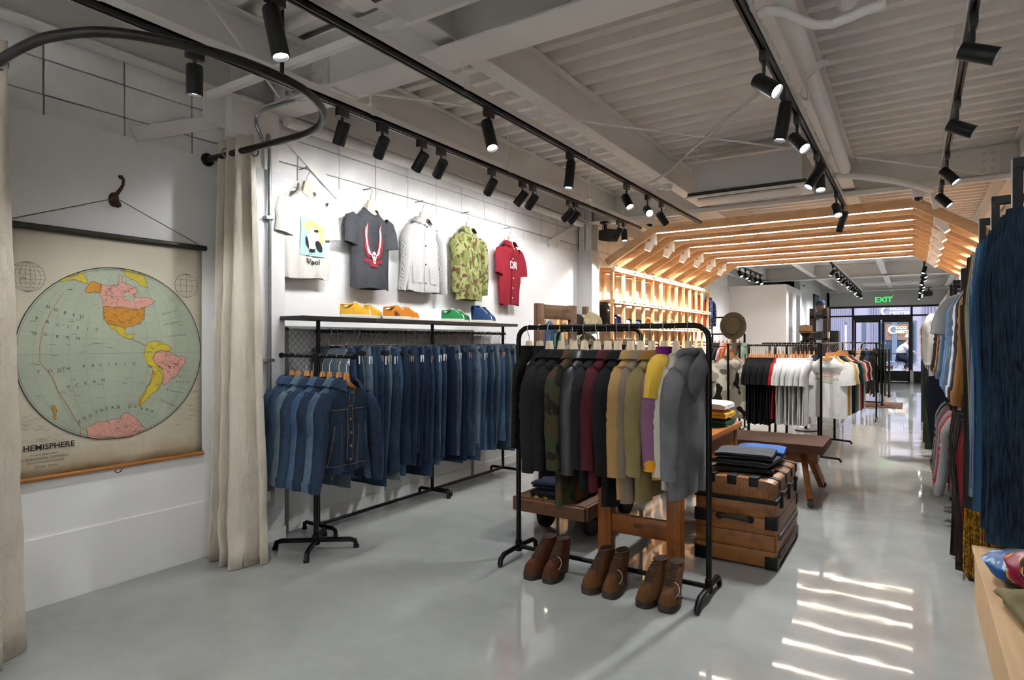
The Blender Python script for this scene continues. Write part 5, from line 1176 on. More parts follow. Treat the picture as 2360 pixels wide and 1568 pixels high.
f, dz = folded('folded_trousers', 'tan folded trousers under the blue pair on the trunk', 'trousers', (-.97, 4.98, .59), R(80), cloth('#a98c6a', .1, 5), .26, .3, 2, .014, 'folded trousers on the trunk', 320)
f, dz2 = folded('folded_shirt', 'bright blue folded shirt at the back of the trunk', 'shirt', (-.97, 4.97, .59 + dz + .006), R(95), cloth('#2f5590', .12, 5), .34, .3, 3, .016, None, 321)
bn = thing('vaulting_bench', 'low leather-topped gym bench with splayed wooden legs', 'bench', (-1.45, 6.52, 0))
ob('leather_pad', MB().box(-.78, .78, -.34, .34, .455, .545), plain('#5a352a', .6, 0, .2, 4, .25, 30, .3), bn, bevel=.03)
ob('frame_beam', MB().box(-.68, .7, -.1, .1, .33, .455), OAKX, bn, bevel=.006)
for sx_ in (-1, 1):
    for sy in (-1, 1):
        ob('leg', MB().bar((sx_*.58, sy*.13, .45), (sx_*.68, sy*.42, .05), .11, .05, up=(1, 0, 0)), OAKZ, bn, bevel=.006)
        c_ = ob('caster', MB().lathe([(.03, -.012), (.032, 0), (.03, .012)], 14, Matrix.Translation((sx_*.69, sy*.46, .032)) @ Matrix.Rotation(R(90), 4, 'X')), metal('#55585a', .35), bn)
ct = thing('railway_cart', 'low wooden railway cart with iron wheels behind the coats', 'cart', (-2.26, 4.62, 0))
CW = wood('#4a2f1c', '#6d4629', 1, 3, .6, '#2a1a10')
for k in range(5): ob('plank', MB().box(-.3 + .12*k, -.3 + .12*k + .114, -.62, .62, .27, .3), CW, ct, bevel=.003)
for s in (-1, 1): ob('side_rail', MB().box(s*.3 - .02, s*.3 + .02, -.64, .64, .2, .3), CW, ct, bevel=.004); ob('end_rail', MB().box(-.3, .3, s*.64 - .02, s*.64 + .02, .2, .29), CW, ct, bevel=.004)
for sx_ in (-1, 1):
    for y in (-.32, .34):
        w_ = ob('wheel', MB().lathe([(.05, -.02), (.13, -.022), (.135, 0), (.13, .022), (.05, .02)], 22, Matrix.Translation((sx_*.2, y, .135)) @ Matrix.Rotation(R(90), 4, 'Y')), IRON, ct)
for y in (-.32, .34): ob('axle', MB().tube([(-.26, y, .135), (.26, y, .135)], .016, 8), IRON, ct)
for k, (h, nm, y) in enumerate((('#15171c', 'black', -.4), ('#1d2536', 'navy', -.38), ('#17181a', 'black', .05), ('#26221f', 'dark brown', .06), ('#1a2230', 'dark navy', .42))):
    folded('folded_jeans', '%s folded jeans, %s on the low cart' % (nm, ('bottom of the front pile', 'top of the front pile', 'bottom of the middle pile', 'top of the middle pile', 'alone at the back')[k]), 'jeans', (-2.26, 4.62 + y, .302 + (.066 if k in (1, 3) else 0)), R(90), cloth(h, .15, 5), .4, .34, 3, .016, 'folded jeans on the low cart', 330 + k)
for q in (bpy.data.objects['folded_jeans.001'], bpy.data.objects['folded_jeans']):
    for dx in (.06, .14): ob('price_tag', _tagm, None, q, (-.19, -dx if q.name.endswith('1') else dx, .03)).rotation_euler = (0, R(-12), 0)

# ================================================================ MIRROR, HATS
OLDW = wood('#4b3526', '#7a5b40', 2, 3, .7, '#2f2118')
mr = thing('wood_mirror', 'old wooden framed mirror with hooks leaning by the wall', 'mirror', (-3.62, 6.55, 0), R(-8))
ob('glass', MB().box(-.004, .004, -.27, .27, .15, 1.78), metal('#e9ecec', .03), mr, smooth=False)
for s in (-1, 1): ob('stile', MB().box(-.03, .03, s*.33 - .065, s*.33 + .065, 0, 1.93), OLDW, mr, bevel=.008)
ob('top_rail', MB().box(-.032, .032, -.265, .265, 1.75, 1.92), wood('#4b3526', '#7a5b40', 1, 3, .7, '#2f2118'), mr, bevel=.006); ob('bottom_rail', MB().box(-.03, .03, -.265, .265, .02, .18), OLDW, mr, bevel=.006)
for z in (1.7, 1.64): ob('side_hook', MB().tube([(.03, .36, z), (.06, .38, z - .02), (.08, .4, z), (.085, .4, z + .03)], .005, 6), IRON, mr)
ob('taped_card', MB().box(.006, .01, -.06, .08, 1.42, 1.58), plain('#2c6f63', .6, 0, .2, 30), mr, smooth=False)
def hat(nm, label, loc, crown, brim, mt, tilt=(0, 0, 0), ch=.11):
    h = thing(nm, label, 'hat', loc); h.rotation_euler = tilt
    ob('crown', MB().grid(lambda u, v: Vector((crown*(1 - .12*v**3)*math.cos(2*PI*u)*(1 if v < .95 else .02), crown*1.15*(1 - .12*v**3)*math.sin(2*PI*u)*(1 if v < .95 else .02), ch*min(1, v*1.1)*(1 - .12*math.cos(2*PI*u)**2*v**4))), 24, 8, cu=True), mt, h, ang=70)
    ob('brim', MB().grid(lambda u, v: Vector(((crown + (brim - crown)*v)*math.cos(2*PI*u), (crown*1.15 + (brim - crown)*v)*math.sin(2*PI*u), .02*v*math.cos(2*PI*u)**2 - .004*v)), 28, 4, cu=True), mt, h, ang=70)
    ob('band', MB().grid(lambda u, v: Vector((crown*1.015*math.cos(2*PI*u), crown*1.165*math.sin(2*PI*u), .003 + .022*v)), 24, 2, cu=True), plain('#6b5a44', .8), h); return h
st1 = thing('hat_stand', 'rough wooden hat stand post between mirror and column', 'stand', (-3.62, 7.35, 0)); ob('post', MB().box(-.035, .035, -.035, .035, .03, 1.94), OLDW, st1, bevel=.005); ob('base', MB().box(-.17, .17, -.17, .17, 0, .03), OLDW, st1, bevel=.005)
hat('bucket_hat', 'khaki bucket hat with pinned brim on the wooden stand', (-3.52, 7.3, 1.72), .1, .15, cloth('#a49574', .15, 8), (R(62), 0, R(30)))
hat('dark_hat', 'dark brown hat behind the bucket hat on the stand', (-3.71, 7.28, 1.7), .1, .14, cloth('#2c2520', .2, 8), (R(62), 0, R(30)))
for k, (y, z) in enumerate(((7.25, 1.46), (7.42, 1.3))): hat('flat_cap', ('green cap hanging lower on the hat stand', 'brown cap hanging lowest on the hat stand')[k], (-3.54, y, z), .09, .12, cloth(('#4b4a34', '#5b4634')[k], .15, 8), (R(65), 0, R(40)), .08)

# ================================================================ CUBBY CONTENTS
for k in range(2): shoe('tall', 'tall_boot', ('black tall boot with a tag, nearest on the pine cubby', 'black tall boot behind its partner on the pine cubby')[k], (-3.82 - .06*k, 8.54 + .1*k, 1.768 - .015), R(80), plain('#15110f', .4, 0, .2, 9), plain('#1a1512', .6), plain('#222', .8) if False else plain('#222222', .8), None, None, 'tall boots on the pine cubby', scale=.98)
ucol = ['#1d2f8a', '#2b3f7a', '#23252b', '#c7641f', '#d9d5cb', '#3a3a3c', '#e2ded2', '#26282c', '#6d6f74', '#b9b4a8', '#7a2a2a']
names = ['royal blue', 'navy', 'black', 'orange', 'white', 'charcoal', 'cream', 'black and white', 'grey', 'bone', 'maroon']
for i in range(11):
    y = 8.42 + .42 * (i + 1) + .21
    if y > 13.3: continue
    for s in (0, 1): shoe('high' if i % 3 == 0 else 'low', 'sneaker', '%s sneaker, %s in the %s bay of the left cubby' % (names[i], ('front one', 'rear one')[s], nth(i+2)), (-3.83 - .03*s, y - .06 + .115*s, 1.722), R(90), cloth(ucol[i], .08, 9), SW, SW, SW if i % 3 == 0 else None, None, 'sneakers in the left cubby')
    zt = 1.302
    for k in range(3):
        hcol = random.choice(['#c9c5bb', '#b03a2e', '#2b3a5c', '#d7d3ca', '#8a8d90', '#c97a35', '#3d4a3a', '#e3e0d8']); f, dz = folded('folded_tshirt', 'folded t-shirt, %s in the pile in the %s bay of the left cubby' % (('bottom', 'middle', 'top')[k], nth(i+2)), 't-shirt', (-3.88, y, zt), 0, cloth(hcol, .08, 6), .3, .26, 2, .02, 'folded t-shirts in the left cubby', 400 + i*3 + k); zt += dz + .006
# garments on the wall past the cubby
for y, h, nm in ((13.85, '#d0563e', 'coral red sweatshirt'), (14.75, '#1d2744', 'navy patterned shirt')):
    mt_ = cloth(h, .1, 5) if 'coral' in nm else spots('#1d2744', (('#8f97ad', .63),), 30)
    garment('hung_shirt', '%s hung on the wall past the pine cubby' % nm, 'shirt', (XL + .08, y, 2.5), R(90), mt_, None, L=.74, hw=.25, th=.045, Ls=.6, spread=.02, collar='crew', seed=int(y))
    hanger('pale', 'hanger holding the %s past the cubby' % nm, (XL + .08, y, 2.512), R(90), None); wall_hook(y, 2.512 + .186, 'small dark hook above the ' + nm)
# ================================================================ T-SHIRT RACKS IN THE MIDDLE
def xat(px, y): return ony(px, 784, y).x
def bar_rack(label, x0, x1, y, z, posts, along='x', foot=.22):
    r = thing('garment_rack', label, 'rack', (x0, y, 0) if along == 'x' else (y, x0, 0), 0 if along == 'x' else R(90), 'black shop racks'); L = x1 - x0
    ob('hanging_bar', MB().tube([(0, 0, z), (L, 0, z)], .013, 10), PIPE, r)
    for k, x in enumerate(posts):
        ob('post', MB().tube([(x, 0, .06), (x, 0, z)], .016, 10), PIPE, r)
        ob('foot', MB().tube([(x, -foot, .015), (x, -foot*.9, .05), (x, 0, .06), (x, foot*.9, .05), (x, foot, .015)], .015, 10), PIPE, r)
    return r
def tee(label, x, y, z, rz, mt, group, L=.78, v=0, **kw):
    r, B = garment('tshirt', label, 't-shirt', (x, y, z), rz, mt, group, L=L, hw=.225, th=.014, sleeve='short', collar='crew', Ls=.23, spread=-.07, fold=.008, nf=2.4, seed=200 + v, key='tee%d_%d' % (v, int(L*100)), **kw)
    return r, B
YA, ZA = 8.6, 1.43
bar_rack('black rack bar holding the row of black and white t-shirts', xat(1722, YA), xat(1872, YA), YA, ZA, (.02, xat(1787, YA) - xat(1722, YA), xat(1813, YA) - xat(1722, YA)))
BK = [cloth(h, .15, 6) for h in ('#121213', '#17181a', '#0f0f10')]; WT = [cloth(h, .04, 6) for h in ('#dcd9d2', '#e4e2dd', '#d3d2cf')]
xs = [xat(1727, YA) + (xat(1783, YA) - xat(1727, YA)) * i / 12 for i in range(13)]
for i, x in enumerate(xs):
    tee('black t-shirt, %s from the left in the black row' % nth(i+1), x, YA, ZA - HZ - .012, R(-90 + 3*math.sin(i*2.)), BK[i % 3], 'black t-shirts on the middle rack', .8 + .04*(i % 2), i % 3)
    hanger('amber', 'wooden hanger, %s from the left above the black t-shirts' % nth(i+1), (x, YA, ZA - HZ), R(-90), 'hangers above the black t-shirts')
x = xat(1788, YA); tee('red t-shirt between the black row and the white row', x, YA, ZA - HZ - .012, R(-90), cloth('#b0161f', .08, 6), None, .76, 1); hanger('amber', 'wooden hanger holding the red t-shirt', (x, YA, ZA - HZ), R(-90), None)
xs = [xat(1795, YA) + (xat(1862, YA) - xat(1795, YA)) * i / 11 for i in range(12)]
for i, x in enumerate(xs):
    r, B = tee('white t-shirt, %s from the left in the white row' % nth(i+1), x, YA, ZA - HZ - .012, R(-90 + 4*math.sin(i*2.6)), WT[i % 3], 'white t-shirts on the middle rack', .82, i % 3)
    if i == 11: prints('back_print', [oval(.0, -.3, .08, .12), oval(.05, -.42, .03, .12)], lambda a, b: B.back(a, b, .004), spots('#b7c4cc', (('#5c6f80', .55),), 12), r)
    hanger('amber', 'wooden hanger, %s from the left above the white t-shirts' % nth(i+1), (x, YA, ZA - HZ), R(-90), 'hangers above the white t-shirts')
# second bar behind
YA2 = 9.7
bar_rack('black rack bar behind the t-shirt row', xat(1757, YA2), xat(1890, YA2), YA2, 1.45, (.1, .75))
for i in range(12):
    x = xat(1765, YA2) + (xat(1876, YA2) - xat(1765, YA2)) * i / 11; c = ['#d9d5cc', '#2b2c2f', '#b9b4a8', '#8a2a2a', '#cfcac0', '#2f3a52'][i % 6]
    tee('t-shirt, %s from the left on the bar behind' % nth(i+1), x, YA2, 1.45 - HZ - .012, R(-90), cloth(c, .08, 6), 't-shirts on the bar behind', .74, i % 3); hanger('amber', 'wooden hanger, %s from the left on the bar behind' % nth(i+1), (x, YA2, 1.45 - HZ), R(-90), 'hangers on the bar behind')
# front-facing arms
xb = xat(1680, 8.8)
bar_rack('black rack arm holding the bleached t-shirt', 8.72, 9.5, xb, 1.44, (.03, .7), 'y')
BLE = spots('#8f8574', (('#c9c0b0', .53), ('#111111', .57), ('#6d6353', .66)), 5)
tee('bleached black and beige t-shirt facing the aisle', xb, 8.8, 1.44 - HZ - .012, 0, BLE, None, .84, 2); hanger('amber', 'wooden hanger holding the bleached t-shirt', (xb, 8.8  , 1.44 - HZ), 0, None)
for i in range(3):
    c = ['#3a3f48', '#b9a3a3', '#c2372f', '#2d3e6a', '#c9c5bd', '#76797d', '#41506a', '#b3895f', '#222327'][i]; tee('t-shirt behind the bleached one, %s along the arm' % nth(i+1), xb, 8.86 + .06*i, 1.44 - HZ - .012, 0, cloth(c, .08, 6), 't-shirts behind the bleached one', .76, i % 3); hanger('amber', 'wooden hanger behind the bleached t-shirt, %s along the arm' % nth(i+1), (xb, 8.86 + .06*i  , 1.44 - HZ), 0, 'hangers behind the bleached t-shirt')
xw = xat(1906, 8.6)
bar_rack('black rack arm holding the white printed t-shirt', 8.42, 10.1, xw - .05, 1.45, (.03, 1.6), 'y')
r, B = tee('white t-shirt with small faded colour print facing the aisle', xw, 8.6, 1.45 - HZ - .012, 0, WT[1], None, .74, 0)
prr = random.Random(4)
for k, (z, hw_, c) in enumerate(((-.2, .14, '#b98478'), (-.235, .06, '#b98478'), (-.265, .14, '#b3b48c'), (-.3, .05, '#b3b48c'))):   # faded print, too soft to read
    x_ = -hw_
    while x_ < hw_: w_ = prr.uniform(.008, .02); ob('faded_print', cpoly([rect(x_, x_ + w_, z, z + .022)], lambda a, b: B.front(a, b, .005)), plain(c, .9), r); x_ += w_ + .006
hanger('amber', 'wooden hanger holding the white printed t-shirt', (xw, 8.6, 1.45 - HZ), 0, None)
for i, (c, nm) in enumerate((('#dedbd4', 'white'), ('#d6a233', 'yellow'), ('#e0ded9', 'plain white'), ('#17181a', 'black'), ('#1d1e20', 'faded black'), ('#16707c', 'teal'), ('#b9694f', 'rust'), ('#dcd5c3', 'cream'), ('#9c1d22', 'red'), ('#20304f', 'navy'), ('#cbb59a', 'beige'))):
    y = 8.7 + .115 * i; tee('%s t-shirt, %s behind the white printed one' % (nm, nth(i+1)), xw + .012*i, y, 1.45 - HZ - .012, 0, cloth(c, .06, 6), 't-shirts behind the white printed one', .72, i % 3); hanger('amber', 'wooden hanger holding the %s t-shirt behind the printed one' % nm, (xw + .012*i, y, 1.45 - HZ), 0, 'hangers behind the printed t-shirt')
# pastel shirts towards the left wall
YD = 10.6; bar_rack('black rack of pastel shirts near the white wall', xat(1638, YD), xat(1702, YD), YD, 1.6, (.03, .55))
for i, (c, nm) in enumerate((('#16171b', 'black'), ('#24262e', 'navy'), ('#c9a5b0', 'pink'), ('#c9743f', 'orange'), ('#d8d3cb', 'white'), ('#8a4a42', 'brick'), ('#2c3140', 'ink blue'), ('#a9c9bd', 'mint'))):
    x = xat(1648, YD) + .066 * i; garment('shirt', '%s short-sleeved shirt on the pastel rack' % nm, 'shirt', (x, YD, 1.6 - HZ - .012), R(-90), cloth(c, .06, 6), 'shirts on the pastel rack', L=.78, hw=.23, th=.022, sleeve='short', Ls=.22, spread=-.04, fold=.006, seed=240 + i % 3, key='pas%d' % (i % 3)); hanger('amber', 'wooden hanger holding the %s pastel-rack shirt' % nm, (x, YD, 1.6 - HZ), R(-90), 'hangers on the pastel rack')
fr = MB().tube([(0, 0, 1.6), (0, 0, 1.86), (.02, 0, 1.88), (.5, 0, 1.88), (.52, 0, 1.86), (.52, 0, 1.6)], .012, 8); sg = thing('sign_frame', 'small black top frame above the pastel rack', 'frame', (xat(1641, YD), YD, 0)); ob('hoop', fr, PIPE, sg)
for x in (.17, .34): ob('upright', MB().tube([(x, 0, 1.6), (x, 0, 1.88)], .008, 8), PIPE, sg)
# hat pole and hats
xh = xat(1692, 10.0); hp = thing('hat_pole', 'wooden hat pole in front of the white wall', 'stand', (xh, 10.0, 0)); ob('pole', MB().box(-.03, .03, -.03, .03, .03, 1.92), OLDW, hp, bevel=.004); ob('base', MB().box(-.2, .2, -.2, .2, 0, .03), OLDW, hp, bevel=.004)
hat('felt_hat', 'dark olive round hat hanging on the wooden pole', (xh, 9.945, 1.72), .11, .2, cloth('#5a5140', .2, 8), (R(92), 0, 0))
xf = xat(1857, 11.2); bu = thing('display_bust', 'black display bust wearing the wide-brimmed hat', 'bust', (xf, 11.2, 0))
ob('bust', MB().lathe([(.17, 0), (.17, .02), (.025, .04), (.025, 1.05), (.12, 1.08), (.2, 1.25), (.21, 1.38), (.12, 1.46), (.055, 1.5), (.055, 1.56), (.085, 1.6), (.09, 1.66), (.001, 1.7)], 20), plain('#121213', .6), bu)
hat('wide_brim_hat', 'beige wide-brimmed felt hat on the black bust', (xf, 11.2, 1.625), .105, .25, cloth('#a58f74', .06, 8), ch=.13)
# far rack and rug
YC = 16.4; xc = xat(2003, YC)
rg = thing('rug', 'small brown patterned rug under the far rack', 'rug', (xc + .1, YC, 0)); ob('pile', MB().box(-.45, .55, -.5, .9, 0, .015), spots('#5a3b2c', (('#7a5640', .55), ('#3a2a22', .6)), 14), rg, bevel=.004)
pipe_rack('garment_rack', 'black pipe rack of olive trousers near the storefront', xat(1985, YC), xat(2033, YC), YC, 1.43)
tee('pale grey tie-dyed t-shirt on the far rack', xc - .12, YC - .24, 1.43 - HZ - .012, 0, spots('#b9b4ab', (('#8a867e', .56), ('#8a4238', .66)), 6), None, .8, 1); hanger('amber', 'wooden hanger holding the tie-dyed t-shirt', (xc - .12, YC - .24, 1.43 - HZ), 0, None)
for i in range(8):
    c = ['#1d1e20', '#2c3f5a', '#c9a53f', '#2e3325', '#343a2a', '#2b3024', '#3a3f2e', '#23271d'][i]; nm = ['black', 'navy', 'mustard', 'olive', 'moss green', 'dark olive', 'army green', 'deep olive'][i]
    jeans('%s trousers, %s from the left on the far rack' % (nm, nth(i+1)), (xat(1988, YC) + .075*i, YC, 1.3), R(-90), cloth(c, .1, 6), i % 8, 'trousers on the far rack', name='trousers')
    clip_hanger('clip hanger, %s from the left on the far rack' % nth(i+1), (xat(1988, YC) + .075*i, YC, 1.3), R(-90), 'clip hangers on the far rack')
YE = 13.2; bar_rack('black rack in the far middle with dark clothes', xat(1935, YE), xat(1985, YE), YE, 1.45, (.05, .6))
for i in range(8):
    c = ['#c9a24a', '#24406a', '#161719', '#2c2d30', '#d2c9bb', '#1a1b1d', '#33507a', '#202124'][i]; nm = ['mustard', 'blue', 'black', 'charcoal', 'cream', 'ink black', 'steel blue', 'soot'][i]; x = xat(1937, YE) + .075*i
    garment('jacket', '%s jacket, %s from the left on the far middle rack' % (nm, nth(i+1)), 'jacket', (x, YE, 1.45 - HZ - .012), R(-90), cloth(c, .1, 6), 'jackets on the far middle rack', L=.75, hw=.22, th=.025, Ls=.58, spread=.01, fold=.006, seed=260, key='farj'); hanger('amber', 'wooden hanger holding the %s jacket on the far middle rack' % nm, (x, YE, 1.45 - HZ), R(-90), 'hangers on the far middle rack')
# dark shelf by the storefront with boxes and a capped head
YS = 17.4; x0, x1 = xat(1871, YS), xat(1902, YS)
ds = thing('dark_shelf', 'dark wooden display shelf near the storefront', 'shelf', (x0, YS, 0)); w_ = x1 - x0; DW = wood('#2b1c17', '#45302a', 2, 3, .6)
for x in (0, w_):
    for y in (0, .4): ob('post', MB().box(x - .05, x + .05, y - .05, y + .05, 0, 2.3), DW, ds, bevel=.005)
for z in (.5, 1.0, 1.5, 2.05): ob('board', MB().box(-.05, w_ + .05, -.05, .45, z, z + .05), DW, ds, bevel=.004)
for k, (x, y, z, s, h, nm) in enumerate(((.12, .1, 1.55, .16, '#23252a', 'black box on the middle board'), (.32, .1, 1.55, .14, '#c9c5bc', 'white box on the middle board'), (.1, .15, 1.05, .18, '#8a2a2a', 'red box on the lower board'), (.33, .12, 1.05, .16, '#3a4f7a', 'blue box on the lower board'))):
    bx_ = thing('display_box', nm + ' of the dark shelf', 'box', (x0 + x, YS + y, z), 0, 'boxes on the dark shelf'); ob('carton', MB().box(-s/2, s/2, -.1, .12, 0, s), plain(h, .6), bx_, bevel=.004); ob('lid', MB().box(-s/2 - .004, s/2 + .004, -.104, .124, s, s + .012), plain(h, .5), bx_, smooth=False)
hdm = thing('mannequin_head', 'display head with navy cap on top of the dark shelf', 'mannequin', (x0 + .2, YS + .1, 2.1)); ob('head', MB().lathe([(.1, 0), (.09, .03), (.055, .06), (.055, .12), (.085, .18), (.1, .25), (.09, .33), (.05, .38), (.001, .39)], 18), cloth('#7a5a48', .1, 9), hdm); ob('scarf', MB().lathe([(.12, .02), (.13, .06), (.1, .12), (.07, .13)], 18), cloth('#4a5560', .3, 30), hdm)
ob('cap', MB().lathe([(.105, .29), (.112, .33), (.09, .4), (.001, .42)], 18).add([(-.09, -.08, .3), (.09, -.08, .3), (.07, -.19, .29), (-.07, -.19, .29), (-.09, -.08, .31), (.09, -.08, .31), (.07, -.19, .3), (-.07, -.19, .3)], [(0, 1, 2, 3), (4, 7, 6, 5), (0, 4, 5, 1), (1, 5, 6, 2), (2, 6, 7, 3), (3, 7, 4, 0)]), cloth('#1d2a44', .1, 9), hdm)
YP = 18.6
for k, (px, z) in enumerate(((1915, 1.1), (1915, .65))): bp = thing('display_case', ('black display case, lower of two beside the dark shelf', 'black display case, upper of two beside the dark shelf')[k], 'case', (xat(1915, YP), YP, 1.1 if k else 0)); ob('case', MB().box(-.2, .2, -.2, .2, 0, z), plain('#0e0d0d', .35), bp, bevel=.006); ob('front_panel', MB().box(-.17, .17, -.206, -.2, .05, z - .05), plain('#161414', .3), bp, smooth=False)
fp = thing('framed_picture', 'dark framed picture on the grey side wall', 'picture', (-2.74, 23.0, 2.6)); ob('frame', MB().box(0, .04, -.6, .6, -.42, .42), plain('#141416', .5), fp, bevel=.006); ob('print', MB().box(.04, .043, -.53, .53, -.36, .36), plain('#46525c', .4, 0, .25, 3), fp, smooth=False); ob('emblem', MB().prism(oval(.1, -.08, .1, .14), .043, .045, lambda a, b, h: (h, a, b)), plain('#8f979c', .5), fp, smooth=False)
# ================================================================ RIGHT WALL FIXTURES AND CLOTHES
UP = plain('#141518', .5, .3, .1, 20)
for k, y in enumerate((1.65, 2.22, 2.77, 3.46, 4.05, 4.79, 5.48, 6.52, 7.06)):
    r = thing('display_upright', 'black slotted steel frame, %s from the viewer along the right wall' % nth(k+1), 'frame', (.3, y, 0), 0, 'black frames on the right wall'); zt = 2.1 if k < 5 else 1.98
    for x in (0, .66):
        ob('slotted_post', MB().box(x - .008, x + .022, -.02, .02, (1.5 if x < .1 else .312) if y < 4.4 else 0, zt), UP, r, smooth=False, bevel=.002)
    sl = MB()
    z = zt - .12
    while z > (1.56 if y < 4.4 else .6): sl.box(.004, .008, -.0215, -.0205, z, z + .022); z -= .045
    ob('slot_row', sl, plain('#050506', .8), r, smooth=False)['kind'] = 'stuff'
    ob('top_bar', MB().box(-.008, .68, -.02, .02, zt, zt + .035), UP, r, smooth=False, bevel=.002)
def wall_rail(label, y0, y1, z, x=.56):
    r = thing('display_rail', label, 'rail', (x, y0, z), 0, 'hanging rails on the right wall'); ob('rail', MB().tube([(0, 0, 0), (0, y1 - y0, 0)], .013, 10), UP, r)
    for y in (.05, y1 - y0 - .05): ob('bracket', MB().box(-.01, .41, y - .008, y + .008, -.02, .02), UP, r, smooth=False)
wall_rail('black rail holding the jeans over the plywood plinth', 1.7, 4.05, 2.04); wall_rail('upper black rail holding the jackets past the jeans', 4.1, 8.2, 2.06, .5); wall_rail('lower black rail holding sweatshirts and leather trousers', 4.5, 8.2, 1.12, .5)
wall_rail('far black rail of clothes in front of the right cubby', 8.6, 13.2, 2.06, .38); wall_rail('farthest black rail near the storefront', 13.8, 21.0, 2.06, .45)
pl = thing('plywood_plinth', 'low plywood display plinth on the right', 'plinth', (.3, 1.5, 0)); PLY = wood('#b08e66', '#c6a67c', 1, 2, .6); PLYZ = wood('#b08e66', '#c6a67c', 2, 2, .6)
ob('top_board', MB().box(-.012, .7, 0, 2.95, .29, .312), PLY, pl, smooth=False, bevel=.002); ob('front_board', MB().box(0, .018, 0, 2.94, 0, .29), PLYZ, pl, smooth=False); ob('end_board', MB().box(.018, .7, 2.92, 2.94, 0, .29), PLYZ, pl, smooth=False)
RJ = [(2.42, '#080d16', 'blackest indigo', .96), (2.54, '#090f1b', 'near-black indigo', .97), (2.66, '#0a1320', 'dark navy', 1.0), (2.86, '#0d1a2b', 'deep navy', 1.06), (2.98, '#1b395a', 'blue', 1.04), (3.1, '#2c5275', 'clear blue', 1.0), (3.22, '#456c8a', 'pale blue', .97)]
DM = {h: denim(h, '#44627f', .3) for _, h, _, _ in RJ}
for i, (y, h, nm, s) in enumerate(RJ):
    j = jeans('%s jeans, %s along the right wall rail' % (nm, nth(i+1)), (.47, y, 1.9), R(3*math.sin(i)), DM[h], (i*3) % 8, 'jeans on the right wall', tagk=0); j.scale = (1.15, 1.3, s)
    clip_hanger('clip hanger above the %s jeans on the right wall' % nm, (.56, y, 1.912), 0, 'clip hangers on the right wall')
for i, (y, m, nm, s) in enumerate(((3.37, stripes('#4a5c80', '#9aa6bd', 70), 'blue railroad-striped', 1.05), (3.55, cloth('#9c8a62', .1, 5), 'khaki', 1.12), (3.65, cloth('#2c2e32', .1, 5), 'charcoal', 1.1), (3.74, cloth('#3b2a1d', .1, 5), 'dark brown', 1.05))):
    j = jeans('%s trousers on the right wall rail' % nm, (.46, y, 1.9), R(2), m, (i*3 + 1) % 8, 'trousers on the right wall', name='trousers', tagk=1 if i == 0 else 0); j.scale = (1.12, 1.3, s); clip_hanger('clip hanger above the %s trousers on the right wall' % nm, (.56, y, 1.912), 0, 'clip hangers on the right wall')
tg = thing('price_tag', 'large brown card tag hanging in front of the striped trousers', 'tag', (.42, 3.3, 1.92)); ob('card', MB().box(-.026, .026, -.002, .002, -.1, -.02), plain('#6b4b33', .8), tg, bevel=.001); ob('eyelet', MB().tube([(.008*math.cos(a), -.003, -.03 + .008*math.sin(a)) for a in [2*PI*i/10 for i in range(10)]], .003, 6, closed=True), BLACK, tg); ob('string', MB().tube([(0, 0, -.02), (0.01, 0.02, .02)], .002, 5), plain('#d9d6ce', .8), tg)
RJK = [(3.85, cloth('#8a5a26', .12, 5), 'brown duck canvas', .78, 'long'), (3.95, cloth('#a5793f', .12, 5), 'tan canvas', .76, 'long'), (4.22, cloth('#121316', .15, 5), 'black embroidered', .74, 'long'), (4.36, cloth('#c9cbd0', .05, 5), 'white and blue', .72, 'long'), (4.5, cloth('#23437d', .1, 5), 'royal blue', .72, 'long'), (4.68, spots('#39452a', (('#5c6a35', .56), ('#232b1b', .6)), 9), 'olive camouflage', .76, 'long'), (4.86, cloth('#3a4530', .12, 5), 'olive green', .76, 'long'), (5.06, denim('#1f3d63'), 'dark denim', .7, 'long'), (5.3, denim('#35608f'), 'mid-blue denim', .7, 'long'), (5.55, cloth('#d3d3d0', .05, 5), 'white short-sleeved', .74, 'short'), (5.8, cloth('#1b2545', .1, 5), 'navy', .74, 'short'), (6.05, cloth('#c6c8c6', .05, 5), 'pale grey', .76, 'short'), (6.35, denim('#6d8699'), 'light denim', .72, 'long'), (6.65, cloth('#5a1d2a', .1, 5), 'wine red', .74, 'long'), (6.9, cloth('#c9962c', .08, 5), 'mustard yellow', .78, 'long'), (7.3, cloth('#1c2133', .1, 5), 'ink navy', .8, 'long'), (7.7, cloth('#2d2f33', .1, 5), 'graphite', .76, 'long'), (8.05, cloth('#4a3a2a', .1, 5), 'chocolate', .76, 'long')]
for i, (y, m, nm, L, sl) in enumerate(RJK):
    z = 2.06 - HZ - .012; xx = .5
    r, B = garment('jacket' if sl == 'long' else 'shirt', '%s %s on the right wall, %s past the trousers' % (nm, 'jacket' if sl == 'long' else 'shirt', nth(i+1)), 'jacket' if sl == 'long' else 'shirt', (xx, y, z), R(4*math.sin(i*1.3)), m, 'jackets on the right wall', L=L, hw=.245, th=.042, sleeve=sl, Ls=.62 if sl == 'long' else .24, spread=.05 if sl == 'long' else -.02, fold=.012, seed=500 + i, cuff=m if sl == 'long' else None)
    if nm == 'black embroidered':
        for k in range(9): ob('embroidered_flower', cpoly([oval(-.15 + .02*math.sin(k*2.), -.14 - .035*k, .017, .02, 8)], lambda a, b: B.front(a, b, .006)), plain(('#b5532c', '#c98a5a', '#8f3d28')[k % 3], .8), r)
    hanger('pale', 'pale hanger holding the %s %s on the right wall' % (nm, 'jacket' if sl == 'long' else 'shirt'), (xx, y, 2.06 - HZ), 0, 'hangers on the right wall')
